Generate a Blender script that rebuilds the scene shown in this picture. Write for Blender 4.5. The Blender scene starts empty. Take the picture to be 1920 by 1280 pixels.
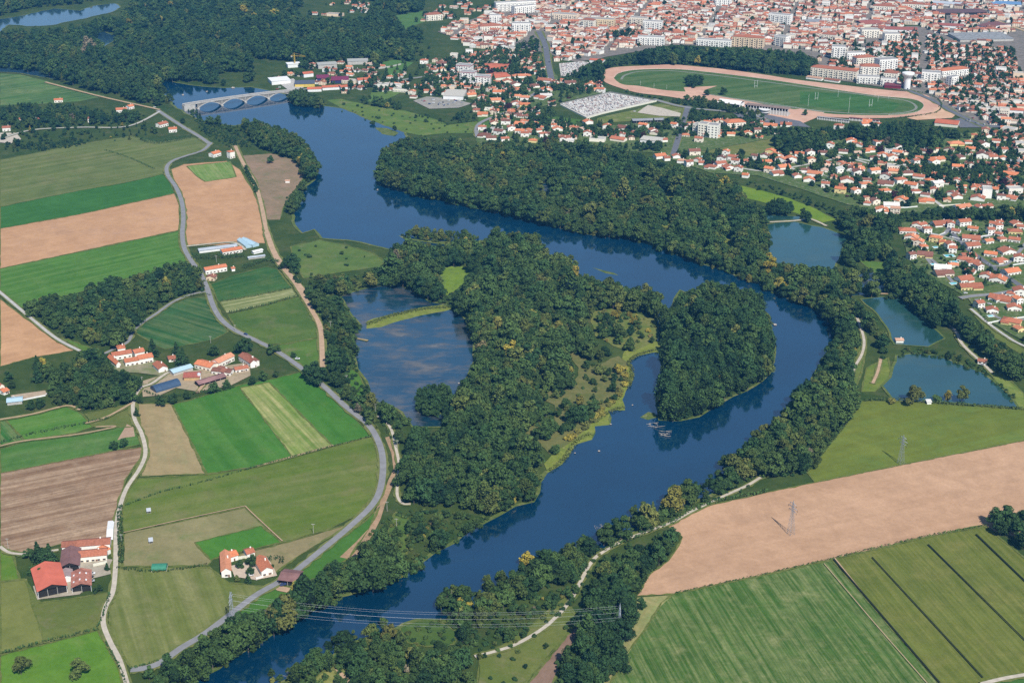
import bpy, bmesh, math, random
import numpy as np
from math import radians as R, sin, cos, atan, atan2, tan, pi, sqrt
random.seed(7); rng = np.random.default_rng(11)
SC = bpy.context.scene
COL = SC.collection

# ---------------------------------------------------------------- camera, sky, sun, exposure
F, PITCH, H = 2700.0, atan(1140/2700.0), 520.0       # focal length in pixels of a 1920 px frame, tilt below the horizon, altitude
cam_d = bpy.data.cameras.new('camera'); cam = bpy.data.objects.new('camera', cam_d); COL.objects.link(cam)
cam_d.sensor_width = 36; cam_d.lens = F/1920*36; cam_d.clip_start = 1; cam_d.clip_end = 40000
cam.location = (0, 0, H); cam.rotation_euler = (pi/2-PITCH, 0, 0); SC.camera = cam
SUN_AZ, SUN_EL = 158.0, 47.0
W = bpy.data.worlds.new('World'); SC.world = W; W.use_nodes = True
nt = W.node_tree; bg = nt.nodes['Background']; sky = nt.nodes.new('ShaderNodeTexSky')
sky.sky_type = 'NISHITA'; sky.sun_disc = False; sky.sun_elevation = R(SUN_EL); sky.sun_rotation = R(SUN_AZ)
sky.altitude = 300; sky.air_density = 1.2; sky.dust_density = 0.0; sky.ozone_density = 4.0
nt.links.new(sky.outputs[0], bg.inputs[0]); bg.inputs[1].default_value = 0.09
sl = bpy.data.lights.new('sun', 'SUN'); sl.energy = 5.0; sl.angle = R(0.5); sl.color = (1, .95, .87)
so = bpy.data.objects.new('sun', sl); COL.objects.link(so)
so.rotation_euler = (R(90-SUN_EL), 0, R(180-SUN_AZ)); so.location = (200, -400, 900)
SC.view_settings.view_transform = 'Standard'; SC.view_settings.look = 'None'
SC.view_settings.exposure = 0.25; SC.view_settings.gamma = 1; SC.view_settings.use_curve_mapping = False
SC.cycles.max_bounces = 6; SC.cycles.diffuse_bounces = 2; SC.cycles.glossy_bounces = 2
SC.cycles.transmission_bounces = 2; SC.cycles.volume_bounces = 0; SC.cycles.transparent_max_bounces = 4
SC.cycles.use_denoising = False
SC.cycles.caustics_reflective = False; SC.cycles.caustics_refractive = False

SP, CP = sin(PITCH), cos(PITCH)
def G(x, y):                                         # picture point -> place on the ground
    v = y-640.0; t = H/(F*SP+v*CP)
    return ((x-960.0)*t, (F*CP-v*SP)*t)
def PX(x, y, z):                                     # numpy ok: place -> picture point
    dz = z-H; dep = y*CP-dz*SP
    return 960+F*x/dep, 640-F*(y*SP+dz*CP)/dep
def scale_at(y): return (y+500)*CP/H                 # picture pixels per metre at that row
def P(s): return [tuple(float(c) for c in q.split(',')) for q in s.split()]
def inside(xs, ys, poly):
    r = np.zeros(len(xs), bool); n = len(poly); j = n-1
    for i in range(n):
        xi, yi = poly[i]; xj, yj = poly[j]
        if yi != yj:
            c = ((yi > ys) != (yj > ys)) & (xs < (xj-xi)*(ys-yi)/(yj-yi)+xi); r ^= c
        j = i
    return r

# ---------------------------------------------------------------- materials
def newmat(name):
    m = bpy.data.materials.new(name); m.use_nodes = True; nt = m.node_tree; nt.nodes.clear()
    o = nt.nodes.new('ShaderNodeOutputMaterial'); b = nt.nodes.new('ShaderNodeBsdfPrincipled')
    b.inputs['Roughness'].default_value = .9; b.inputs['Specular IOR Level'].default_value = .15
    nt.links.new(b.outputs[0], o.inputs[0]); return m, nt, b
def nd(nt, t, **kw):
    n = nt.nodes.new(t)
    for k, v in kw.items(): setattr(n, k, v)
    return n
def rgb(c): return (c[0], c[1], c[2], 1)
def mixc(nt, fac, a, b, typ='MIX'):
    n = nd(nt, 'ShaderNodeMix', data_type='RGBA', blend_type=typ)
    for s, v in ((0, fac), (6, a), (7, b)):
        if isinstance(v, (int, float)): n.inputs[s].default_value = v
        elif isinstance(v, tuple): n.inputs[s].default_value = rgb(v)
        else: nt.links.new(v, n.inputs[s])
    return n.outputs[2]
def coords(nt, scale=(1, 1, 1), rot=0.0):
    g = nd(nt, 'ShaderNodeNewGeometry'); m = nd(nt, 'ShaderNodeMapping', vector_type='POINT')
    m.inputs['Rotation'].default_value = (0, 0, rot)
    m2 = nd(nt, 'ShaderNodeMapping'); m2.inputs['Scale'].default_value = scale
    nt.links.new(g.outputs['Position'], m.inputs[0]); nt.links.new(m.outputs[0], m2.inputs[0]); return m2.outputs[0]
def noise(nt, vec, detail=3, rough=.55, lo=.35, hi=.65, dist=0.0):
    n = nd(nt, 'ShaderNodeTexNoise'); n.inputs['Scale'].default_value = 1; n.inputs['Detail'].default_value = detail
    n.inputs['Roughness'].default_value = rough; n.inputs['Distortion'].default_value = dist
    nt.links.new(vec, n.inputs['Vector']); r = nd(nt, 'ShaderNodeMapRange'); nt.links.new(n.outputs['Fac'], r.inputs[0])
    r.inputs[1].default_value = lo; r.inputs[2].default_value = hi; return r.outputs[0]
def mul(nt, a, b):
    n = nd(nt, 'ShaderNodeMath', operation='MULTIPLY')
    for i, v in enumerate((a, b)):
        if isinstance(v, (int, float)): n.inputs[i].default_value = v
        else: nt.links.new(v, n.inputs[i])
    return n.outputs[0]
_mc = {}
def field_mat(c1, c2, c3=None, ang=None, stripe=3.0, amt=.5, big=60.0, rough=.95, fine=.35):
    """crop or soil: broad patches, small mottling and rows along the direction ang (radians)"""
    k = (c1, c2, c3, ang, stripe, amt, big)
    if c1[1] > c1[0]: c1, c2 = (c1[0]*.88, c1[1]*.97, c1[2]*.62), (c2[0]*.88, c2[1]*.97, c2[2]*.62)
    if k in _mc: return _mc[k]
    m, nt, b = newmat('soil_and_crop')
    col = mixc(nt, noise(nt, coords(nt, (1/big,)*3), 4, .6), c1, c2)
    if c3: col = mixc(nt, mul(nt, noise(nt, coords(nt, (1/(big*.45),)*3), 5, .65, .52, .72), .8), col, c3)
    if ang is not None:
        s = noise(nt, coords(nt, (1/(stripe*40), 1/stripe, 1), -ang), 3, .6, .38, .66)
        s2 = noise(nt, coords(nt, (1/(stripe*9), 1/(stripe*.5), 1), -ang), 2, .5)
        col = mixc(nt, mul(nt, s, amt), col, tuple(min(1, x*1.5+.01) for x in (c3 or c2)))
        col = mixc(nt, mul(nt, s2, amt*.5), col, tuple(x*.6 for x in c1))
    p3 = noise(nt, coords(nt, (1/(big*.2),)*3), 5, .7, .42, .7, .6)
    col = mixc(nt, mul(nt, p3, .5), col, tuple(x*.72 for x in c1))
    p4 = noise(nt, coords(nt, (1/(big*.8), 1/(big*.5), 1), .7), 5, .65, .5, .72, .8)
    col = mixc(nt, mul(nt, p4, .5), col, tuple(min(1, x*1.22+.008) for x in c2))
    f = noise(nt, coords(nt, (.45,)*3), 4, .7, .3, .7)
    col = mixc(nt, mul(nt, f, fine), col, tuple(x*.6 for x in c1))
    f2 = noise(nt, coords(nt, (.12,)*3), 3, .6, .5, .8)
    col = mixc(nt, mul(nt, f2, fine*.6), col, tuple(min(1, x*1.35) for x in c2))
    nt.links.new(col, b.inputs['Base Color']); b.inputs['Roughness'].default_value = rough
    b.inputs['Specular IOR Level'].default_value = .05
    _mc[k] = m; return m
def plain(name, c, rough=.85, var=.15, sc=.6, spec=.15, metal=0.0):
    k = ('p', name)
    if k in _mc: return _mc[k]
    m, nt, b = newmat(name)
    col = mixc(nt, noise(nt, coords(nt, (sc,)*3), 4, .65), c, tuple(x*(1-var*2) for x in c))
    nt.links.new(col, b.inputs['Base Color']); b.inputs['Roughness'].default_value = rough
    b.inputs['Specular IOR Level'].default_value = spec; b.inputs['Metallic'].default_value = metal
    _mc[k] = m; return m
def water_mat(name, deep, weed=None, wamt=.6, wsc=30., rough=.04, wlo=.5, whi=.7):
    m, nt, b = newmat(name)
    col = mixc(nt, noise(nt, coords(nt, (1/90,)*3), 3), deep, tuple(x*1.35 for x in deep)); rf = rough
    if weed:
        w = noise(nt, coords(nt, (1/wsc, 1/(wsc*.5), 1)), 6, .68, wlo, whi, .4)
        w = mul(nt, w, wamt); col = mixc(nt, w, col, weed)
        r = nd(nt, 'ShaderNodeMapRange'); nt.links.new(w, r.inputs[0]); r.inputs[3].default_value = rough; r.inputs[4].default_value = .45
        nt.links.new(r.outputs[0], b.inputs['Roughness'])
    else: b.inputs['Roughness'].default_value = rough
    rn = noise(nt, coords(nt, (1/160, 1/70, 1), .5), 5, .6, .4, .7, .8); rr = nd(nt, 'ShaderNodeMapRange'); nt.links.new(rn, rr.inputs[0]); rr.inputs[3].default_value = 1; rr.inputs[4].default_value = 3.2
    if weed: nt.links.new(mul(nt, r.outputs[0], rr.outputs[0]), b.inputs['Roughness'])
    nt.links.new(col, b.inputs['Base Color']); b.inputs['IOR'].default_value = 2.05
    b.inputs['Specular IOR Level'].default_value = 1.0
    n = nd(nt, 'ShaderNodeTexNoise'); n.inputs['Scale'].default_value = .35; n.inputs['Detail'].default_value = 3
    nt.links.new(coords(nt), n.inputs['Vector']); bp = nd(nt, 'ShaderNodeBump'); bp.inputs['Strength'].default_value = .05; bp.inputs['Distance'].default_value = .1
    nt.links.new(n.outputs[0], bp.inputs['Height']); nt.links.new(bp.outputs[0], b.inputs['Normal'])
    return m
def ramp_mat(name, stops, attr='tint', rough=.9, scv=1.2, var=.35, rnd=.25, spec=.15):
    """colour picked by the thing's own tint value, varied a little inside it and from one to the next"""
    m, nt, b = newmat(name)
    a = nd(nt, 'ShaderNodeAttribute', attribute_type='INSTANCER', attribute_name=attr)
    r = nd(nt, 'ShaderNodeValToRGB'); e = r.color_ramp.elements
    while len(e) < len(stops): e.new(.5)
    for i, (p, c) in enumerate(stops): e[i].position = p; e[i].color = rgb(c)
    nt.links.new(a.outputs['Fac'], r.inputs[0])
    oi = nd(nt, 'ShaderNodeObjectInfo')
    n1 = noise(nt, coords(nt, (scv,)*3), 3, .6, .3, .7)
    hv = nd(nt, 'ShaderNodeHueSaturation')
    v = nd(nt, 'ShaderNodeMapRange'); nt.links.new(n1, v.inputs[0]); v.inputs[3].default_value = 1-var; v.inputs[4].default_value = 1+var
    v2 = nd(nt, 'ShaderNodeMapRange'); nt.links.new(oi.outputs['Random'], v2.inputs[0]); v2.inputs[3].default_value = 1-rnd; v2.inputs[4].default_value = 1+rnd
    nt.links.new(mul(nt, v.outputs[0], v2.outputs[0]), hv.inputs['Value']); nt.links.new(r.outputs[0], hv.inputs['Color'])
    nt.links.new(hv.outputs[0], b.inputs['Base Color']); b.inputs['Roughness'].default_value = rough
    b.inputs['Specular IOR Level'].default_value = spec
    return m
LEAF = ramp_mat('leaves', [(0, (.017, .046, .020)), (.25, (.036, .078, .024)), (.5, (.060, .104, .027)), (.66, (.102, .130, .032)),
                           (.78, (.14, .15, .040)), (.88, (.34, .27, .04)), (.94, (.18, .16, .10)), (1, (.05, .018, .02))], scv=.5, rnd=.27)
LEAFC = plain('foliage_core_shade', (.008, .020, .010), .95, .2)  # crown cores coloured near black to stand in for shade between the leaves
BARK = plain('bark', (.16, .14, .11), .95, .2, 1.5)
ROOF = ramp_mat('roof_tiles', [(0, (.12, .07, .055)), (.25, (.22, .095, .065)), (.5, (.38, .135, .075)), (.75, (.56, .19, .085)), (.9, (.50, .30, .20)), (1, (.62, .60, .56))], scv=.8, var=.22, rnd=.12)
WALL = ramp_mat('rendered_wall', [(0, (.82, .80, .74)), (.35, (.78, .72, .60)), (.6, (.72, .56, .40)), (.8, (.75, .62, .28)), (1, (.60, .36, .26))], attr='wt', scv=.3, var=.07, rnd=.06)
GLASS = plain('window_glass', (.035, .045, .055), .15, .1, 1, .5)
SHUT = plain('shutter', (.22, .13, .09), .6, .1)
DARK = plain('black_and_interior_shade', (.03, .028, .026), .9)  # black parts, and the painted shade inside open barn fronts
ASPH = plain('asphalt', (.25, .25, .255), .9, .10, .15)
ASPHD = plain('dark_asphalt', (.15, .155, .17), .9, .12, .15)
GRAVEL = plain('pale_gravel', (.52, .46, .37), .95, .12, .25)
TRACK = plain('dry_earth', (.48, .33, .21), .95, .12, .2)
CONC = plain('pale_concrete', (.48, .46, .42), .85, .12, .3)
WHITE = plain('white_paint', (.78, .78, .76), .6, .06, .4)
METAL = plain('galvanised_steel', (.50, .53, .56), .5, .08, 1, .4)
BLUEM = plain('pale_blue_sheet', (.42, .58, .66), .35, .08, .5, .4)
BLUED = plain('dark_blue_tarpaulin', (.045, .085, .15), .5, .1, .4, .3)
GREENM = plain('green_sheet', (.05, .22, .14), .6, .1)
POOLM = plain('pool_water', (.10, .55, .62), .1, .05, 1, .5)

# ---------------------------------------------------------------- mesh helpers
def tag(o, label=None, cat=None, group=None, kind=None):
    if label: o['label'] = label
    if cat: o['category'] = cat
    if group: o['group'] = group
    if kind: o['kind'] = kind
    return o
class MB:
    def __init__(s): s.v = []; s.f = []; s.m = []; s.mats = []
    def mi(s, m):
        if m not in s.mats: s.mats.append(m)
        return s.mats.index(m)
    def face(s, pts, m): n = len(s.v); s.v += list(pts); s.f.append(tuple(range(n, n+len(pts)))); s.m.append(s.mi(m))
    def box(s, x0, x1, y0, y1, z0, z1, m):
        n = len(s.v); s.v += [(x, y, z) for z in (z0, z1) for x, y in ((x0, y0), (x1, y0), (x1, y1), (x0, y1))]
        for f in ((3, 2, 1, 0), (4, 5, 6, 7), (0, 1, 5, 4), (1, 2, 6, 5), (2, 3, 7, 6), (3, 0, 4, 7)):
            s.f.append(tuple(n+i for i in f)); s.m.append(s.mi(m))
    def bar(s, a, b, r, m, k=4):
        a = np.array(a, float); b = np.array(b, float); d = b-a; L = np.linalg.norm(d)
        if L < 1e-6: return
        d /= L; u = np.cross(d, (0, 0, 1.)); u = np.array((1., 0, 0)) if np.linalg.norm(u) < 1e-3 else u/np.linalg.norm(u); w = np.cross(d, u)
        rr = r if isinstance(r, tuple) else (r, r); n = len(s.v)
        for p, q in ((a, rr[0]), (b, rr[1])):
            for i in range(k):
                t = 2*pi*(i+.5)/k; s.v.append(tuple(p+(u*cos(t)+w*sin(t))*q))
        for i in range(k): j = (i+1) % k; s.f.append((n+i, n+j, n+k+j, n+k+i)); s.m.append(s.mi(m))
        s.f.append(tuple(n+k+i for i in range(k))); s.m.append(s.mi(m))
    def lathe(s, prof, m, k=24, c=(0, 0)):
        n = len(s.v)
        for r, z in prof:
            for i in range(k): t = 2*pi*i/k; s.v.append((c[0]+r*cos(t), c[1]+r*sin(t), z))
        for q in range(len(prof)-1):
            for i in range(k): j = (i+1) % k; s.f.append((n+q*k+i, n+q*k+j, n+(q+1)*k+j, n+(q+1)*k+i)); s.m.append(s.mi(m))
        s.f.append(tuple(n+(len(prof)-1)*k+i for i in range(k))); s.m.append(s.mi(m))
    def mesh(s, name):
        me = bpy.data.meshes.new(name); me.from_pydata([tuple(map(float, p)) for p in s.v], [], s.f)
        for m in s.mats: me.materials.append(m)
        me.polygons.foreach_set('material_index', s.m); me.update(); return me
    def build(s, name, parent=None): return link(name, s.mesh(name), parent)
def link(name, me, parent=None):
    o = bpy.data.objects.new(name, me); COL.objects.link(o)
    if parent: o.parent = parent
    return o
def empty(name, x, y, rz=0, z=0):
    o = bpy.data.objects.new(name, None); COL.objects.link(o); o.location = (x, y, z); o.rotation_euler = (0, 0, rz); o.empty_display_size = 1; return o
_z = [0.0]
def lvl(step=.004): _z[0] += step; return _z[0]
def roughen(pts, amp, seg=14, seed=1):
    """extra points along the outline with small wander, in metres"""
    r = random.Random(seed); out = []; n = len(pts)
    for i in range(n):
        a = pts[i]; b = pts[(i+1) % n]; d = math.dist(a, b); k = max(1, int(d/seg))
        for j in range(k):
            t = j/k; nx, ny = -(b[1]-a[1])/max(d, 1e-6), (b[0]-a[0])/max(d, 1e-6); w = r.uniform(-amp, amp) if j else 0
            out.append((a[0]+(b[0]-a[0])*t+nx*w, a[1]+(b[1]-a[1])*t+ny*w))
    return out
def sheet(name, px, m, amp=0.0, seg=14, z=None, kind='structure', label=None, cat=None, raw=False):
    pts = px if raw else [G(*p) for p in (P(px) if isinstance(px, str) else px)]
    if amp: pts = roughen(pts, amp, seg, len(pts))
    z = lvl() if z is None else z
    bm = bmesh.new(); vs = [bm.verts.new((x, y, z)) for x, y in pts]; f = bm.faces.new(vs)
    f.normal_update()
    if f.normal.z < 0: f.normal_flip()
    bmesh.ops.triangulate(bm, faces=[f], ngon_method='EAR_CLIP')
    me = bpy.data.meshes.new(name); bm.to_mesh(me); bm.free(); me.materials.append(m)
    return tag(link(name, me), label, cat, None, kind)
def smooth(pts, k=6):
    out = []; n = len(pts)
    for i in range(n-1):
        p0, p1, p2, p3 = pts[max(i-1, 0)], pts[i], pts[i+1], pts[min(i+2, n-1)]
        for j in range(k):
            t = j/k
            out.append(tuple(.5*(2*p1[a]+(p2[a]-p0[a])*t+(2*p0[a]-5*p1[a]+4*p2[a]-p3[a])*t*t+(3*p1[a]-p0[a]-3*p2[a]+p3[a])*t**3) for a in (0, 1)))
    out.append(pts[-1]); return out
def ribbon_pts(px, w, wob=0.0, sm=True):
    pts = [G(*p) for p in (P(px) if isinstance(px, str) else px)]
    if sm: pts = smooth(pts)
    L, Rr = [], []
    for i, p in enumerate(pts):
        a = pts[max(i-1, 0)]; b = pts[min(i+1, len(pts)-1)]; d = max(math.dist(a, b), 1e-6)
        nx, ny = -(b[1]-a[1])/d, (b[0]-a[0])/d; h = w/2*(1+random.uniform(-wob, wob))
        L.append((p[0]+nx*h, p[1]+ny*h)); Rr.append((p[0]-nx*h, p[1]-ny*h))
    return L, Rr
def ribbon(name, px, w, m, wob=0.0, sm=True, z=None, kind='structure'):
    L, Rr = ribbon_pts(px, w, wob, sm); z = lvl() if z is None else z; mb = MB(); n = len(L)
    mb.v = [(x, y, z) for x, y in L]+[(x, y, z) for x, y in Rr]
    mb.f = [(n+i, n+i+1, i+1, i) for i in range(n-1)]; mb.m = [mb.mi(m)]*(n-1)
    return tag(mb.build(name), kind=kind)
def gang(a, b):                                       # ground direction between two picture points
    p, q = G(*a), G(*b); return atan2(q[1]-p[1], q[0]-p[0])

# ---------------------------------------------------------------- ground, fields, water
GR = field_mat((.040, .070, .024), (.075, .095, .034), (.12, .115, .05), big=45)
mb = MB(); n = 24
mb.face([(-9000, -3000, 0), (9000, -3000, 0), (9000, 16000, 0), (-9000, 16000, 0)], GR)
tag(mb.build('ground'), kind='structure')
A_T = gang((0, 429), (325, 364)); A_R = gang((1640, 1045), (1840, 1275)); A_G = gang((510, 717), (624, 836)); A_B = gang((0, 960), (200, 920))
TAN1, TAN2 = (.45, .25, .125), (.52, .305, .16)
FIELDS = [
 ('field', '0,138 37,140 87,152 140,167 197,180 150,190 75,195 0,198', ((.05, .12, .05), (.09, .17, .06), (.2, .22, .09), A_T, 8, .5, 90)),
 ('field', '0,300 75,285 150,270 200,262 245,255 297,267 362,257 395,272 375,282 325,300 307,315 305,327 225,345 150,357 0,388', ((.10, .135, .05), (.145, .165, .065), (.21, .19, .09), A_T, 9, .4, 120)),
 ('field', '0,388 150,357 225,345 305,327 318,340 327,363 150,402 0,429', ((.040, .125, .032), (.055, .15, .042), None, A_T, 5, .3, 80)),
 ('field', '0,429 150,402 327,363 337,385 335,432 0,504', (TAN1, TAN2, (.40, .25, .17), A_T, 6, .25, 100)),
 ('field', '0,504 335,433 337,465 355,492 330,505 255,520 205,528 150,548 100,560 50,570 40,578 0,552', ((.06, .155, .028), (.085, .185, .038), (.13, .20, .05), A_T, 7, .5, 70)),
 ('field', '0,560 55,602 105,640 140,657 62,670 0,687', (TAN1, TAN2, None, A_T, 6, .2, 90)),
 ('field', '320,318 345,308 425,302 450,318 470,350 487,385 497,456 352,463 345,430 347,395 340,360 325,335', (TAN1, TAN2, (.42, .26, .16), A_T, 8, .2, 80)),
 ('field', '350,312 432,303 443,332 385,341 368,330', ((.12, .22, .06), (.18, .27, .08), (.3, .28, .13), gang((368, 312), (390, 340)), 4, .5, 40)),
 ('meadow', '455,292 510,288 550,300 575,322 562,345 545,365 530,392 525,412 497,412 487,370 470,330', ((.22, .17, .10), (.30, .20, .13), (.13, .16, .06), None, 3, .5, 40)),
 ('meadow', '545,462 600,450 650,460 700,475 722,490 712,500 650,509 600,517 570,522 552,495', ((.09, .145, .05), (.14, .175, .06), (.20, .19, .09), None, 3, .5, 50)),
 ('field', '395,533 440,515 500,500 520,505 548,540 410,566', ((.03, .095, .035), (.045, .12, .04), (.12, .15, .04), A_T, 6, .4, 60)),
 ('field', '412,566 547,540 558,555 480,575 425,587', ((.13, .18, .06), (.20, .20, .10), (.4, .37, .2), gang((412, 566), (547, 540)), 5, .9, 60)),
 ('meadow', '427,590 480,577 560,556 590,600 598,632 540,645 500,645 450,625', ((.065, .12, .035), (.12, .16, .05), (.17, .165, .075), None, 3, .5, 55)),
 ('meadow', '500,650 598,634 602,690 572,690 530,665', ((.08, .15, .035), (.12, .18, .05), (.2, .19, .09), None, 3, .5, 40)),
 ('vineyard', '350,560 385,556 400,590 428,622 400,637 310,655 297,650 250,622 262,608 287,595 312,575', ((.022, .085, .035), (.04, .12, .045), (.14, .16, .06), gang((330, 580), (400, 600)), 4.5, .6, 70)),
 ('meadow', '110,630 170,652 180,664 150,664 150,655', ((.10, .17, .04), (.13, .2, .05), None, None, 3, .5, 40)),
 ('field', '0,787 8,785 45,825 0,838', ((.03, .12, .03), (.05, .15, .04), (.2, .2, .08), gang((8, 785), (45, 825)), 5, .8, 60)),
 ('field', '8,785 125,762 155,777 175,800 140,812 45,825', ((.06, .17, .03), (.09, .2, .04), (.16, .22, .06), gang((8, 785), (125, 762)), 7, .4, 60)),
 ('meadow', '160,775 245,758 247,800 180,802', ((.12, .15, .05), (.16, .15, .07), (.08, .14, .03), None, 3, .5, 30)),
 ('field', '0,842 45,828 140,814 217,802 250,800 265,832 215,845 0,887', ((.06, .15, .035), (.09, .18, .05), (.13, .18, .06), gang((0, 880), (215, 840)), 9, .4, 70)),
 ('yard', '220,825 238,795 250,800 253,818 235,820', ((.38, .25, .17), (.42, .3, .2), None, None, 3, .5, 20)),
 ('field', '0,887 215,845 265,838 270,850 235,900 219,960 214,1010 210,1017 115,1020 45,1037 0,1028', ((.19, .115, .065), (.27, .165, .095), (.40, .29, .19), gang((0, 990), (210, 945)), 5, .7, 45)),
 ('field', '258,757 322,757 350,812 385,888 265,893 262,880 276,850 264,812', ((.30, .23, .11), (.37, .27, .14), (.20, .2, .09), gang((275, 760), (300, 890)), 8, .3, 50)),
 ('field', '322,757 350,752 450,722 505,712 570,696 605,730 665,785 697,817 625,835 547,856 480,875 388,888 350,812', ((.052, .155, .026), (.066, .18, .032), (.10, .18, .04), A_G, 12, .35, 60)),
 ('field', '450,727 505,717 624,836 548,856', ((.14, .22, .055), (.2, .25, .08), (.38, .32, .15), A_G, 5, .8, 50)),
 ('meadow', '258,897 385,890 480,877 547,858 625,837 697,819 708,850 710,890 702,925 670,965 620,990 530,1017 460,950 232,998 228,960 240,920', ((.095, .15, .028), (.145, .175, .042), (.19, .165, .075), gang((240, 940), (700, 850)), 14, .35, 80)),
 ('meadow', '232,1000 460,951 528,1017 445,1036 400,1047 390,1060 230,1062', ((.20, .19, .08), (.27, .23, .11), (.10, .17, .04), None, 3, .5, 55)),
 ('meadow', '365,1017 490,986 528,1017 445,1036 395,1050', ((.06, .17, .03), (.09, .2, .04), None, None, 3, .5, 55)),
 ('meadow', '220,1065 392,1063 430,1092 500,1100 430,1148 380,1185 300,1240 245,1252 208,1190 205,1140 216,1105', ((.13, .155, .05), (.17, .18, .065), (.22, .2, .09), gang((260, 1100), (300, 1220)), 6, .55, 60)),
 ('meadow', '0,1090 45,1085 75,1130 150,1120 205,1110 192,1140 190,1178 85,1204 0,1225', ((.12, .145, .05), (.16, .165, .065), (.22, .18, .1), None, 3, .5, 50)),
 ('meadow', '0,1092 48,1086 82,1203 0,1225', ((.17, .18, .07), (.2, .19, .08), None, None, 3, .5, 50)),
 ('meadow', '0,1229 87,1207 184,1182 197,1205 240,1280 240,1330 0,1330', ((.10, .20, .03), (.14, .235, .045), (.17, .22, .06), None, 3, .5, 45)),
 ('meadow', '0,1030 24,1040 37,1085 0,1092', ((.10, .19, .03), (.15, .19, .05), None, None, 3, .5, 25)),
 ('meadow', '445,1040 530,1019 640,987 655,985 560,1042 515,1075 480,1060', ((.22, .19, .09), (.27, .22, .11), (.13, .17, .05), None, 3, .5, 35)),
 ('meadow', '687,975 712,950 705,965 690,995 655,1045 600,1085 575,1090 545,1075 575,1055 640,1010', ((.06, .15, .035), (.08, .17, .04), None, None, 3, .5, 40)),
 ('meadow', '480,1118 515,1098 545,1100 570,1100 530,1130 490,1160 440,1165 430,1152', ((.06, .15, .035), (.09, .17, .04), None, None, 3, .5, 40)),
 ('path', '705,955 728,900 738,880 734,850 722,820 730,818 742,850 743,890 722,945 700,1000 672,1042 655,1048 637,1044 692,990', ((.33, .22, .13), (.42, .28, .17), (.16, .17, .07), None, 3, .5, 14)),
 ('field', '1615,752 1677,752 1802,760 1920,768 2000,772 2000,805 1920,826 1687,872 1527,904 1513,885 1545,847 1590,790', ((.14, .16, .035), (.18, .19, .045), (.10, .17, .035), A_B, 9, .3, 80)),
 ('field', '2000,803 1920,826 1687,872 1527,905 1440,923 1310,952 1250,985 1280,1007 1267,1032 1252,1052 1217,1077 1195,1117 1260,1114 1440,1076 1565,1047 1735,1007 1840,985 1870,1000 1920,1010 2000,1010', ((.44, .265, .155), (.53, .335, .205), (.38, .235, .145), gang((1440, 1000), (1900, 900)), 10, .3, 90)),
 ('field', '1262,1114 1440,1077 1560,1050 1760,1280 1800,1330 1130,1330 1145,1280 1175,1225 1210,1180 1240,1130', ((.050, .108, .024), (.068, .135, .030), (.26, .26, .11), A_R, 2.0, .5, 34)),
 ('path', '1195,1120 1262,1115 1240,1135 1205,1185 1165,1245 1145,1280 1120,1290 1160,1220 1190,1160', ((.25, .24, .09), (.38, .30, .14), (.12, .18, .05), gang((1220, 1130), (1150, 1260)), 3, .7, 25)),
 ('field', '1564,1049 1735,1008 1850,986 1868,1003 1920,1045 2010,1110 2010,1330 1810,1330 1762,1280', ((.115, .135, .035), (.15, .16, .042), (.22, .2, .06), A_R, 2.2, .35, 70)),
 ('field', '1855,1283 1920,1268 2010,1250 2010,1340 1850,1340', ((.05, .13, .04), (.08, .16, .05), None, None, 3, .5, 40)),
 # by the water on the north side
 ('meadow', '612,188 640,186 700,200 760,208 830,228 838,235 895,228 897,250 835,250 790,255 757,248 700,232 670,215 640,203', ((.10, .16, .05), (.15, .19, .06), (.28, .22, .11), None, 3, .5, 50)),
 ('meadow', '895,215 905,200 960,210 965,235 900,240', ((.07, .14, .04), (.1, .16, .05), None, None, 3, .5, 40)),
 ('meadow', '705,195 740,180 770,165 700,168 690,190', ((.10, .17, .06), (.14, .19, .07), None, None, 3, .5, 40)),
 ('meadow', '740,30 800,20 800,40 760,55', ((.08, .16, .06), (.11, .18, .07), None, None, 3, .5, 40)),
 ('meadow', '715,118 740,112 775,118 735,150', ((.08, .17, .06), (.11, .19, .07), None, None, 3, .5, 40)),
 ('meadow', '1300,255 1440,252 1500,262 1430,290 1340,305 1300,280', ((.14, .16, .06), (.22, .19, .1), (.08, .14, .04), None, 3, .5, 30)),
 ('meadow', '990,215 1050,220 1090,225 1060,245 1000,240', ((.07, .14, .04), (.11, .17, .05), None, None, 3, .5, 40)),
 ('meadow', '1120,222 1250,192 1282,195 1275,215 1250,222 1120,232', ((.12, .16, .05), (.2, .19, .08), (.42, .34, .24), None, 3, .5, 35)),
 ('lawn', '1375,345 1430,358 1480,372 1530,392 1568,412 1540,418 1500,402 1450,385 1400,372', ((.14, .22, .03), (.2, .25, .04), None, None, 3, .5, 40)),
 ('lawn', '1305,360 1330,360 1325,378 1308,376', ((.14, .22, .03), (.2, .25, .04), None, None, 3, .5, 40)),
 ('meadow', '1610,488 1660,492 1690,560 1670,565 1650,520', ((.08, .16, .04), (.13, .18, .05), None, None, 3, .5, 30)),
 ('meadow', '1590,640 1625,650 1615,700 1600,740 1590,700', ((.11, .16, .05), (.17, .18, .07), None, None, 3, .5, 30)),
 ('meadow', '1625,690 1665,670 1672,705 1640,735 1615,735', ((.12, .17, .04), (.22, .22, .07), None, None, 3, .5, 30)),
 ('meadow', '1845,685 1870,690 1920,738 1925,770 1905,762 1885,740', ((.14, .19, .05), (.24, .24, .09), None, None, 3, .5, 25)),
 ('meadow', '1825,590 1840,600 1920,655 1920,668 1860,630', ((.11, .15, .04), (.17, .17, .07), None, None, 3, .5, 25)),
 ('meadow', '755,1158 810,1158 860,1185 850,1208 800,1212 765,1205 750,1180', ((.05, .10, .03), (.09, .13, .045), None, None, 3, .5, 25)),
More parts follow.
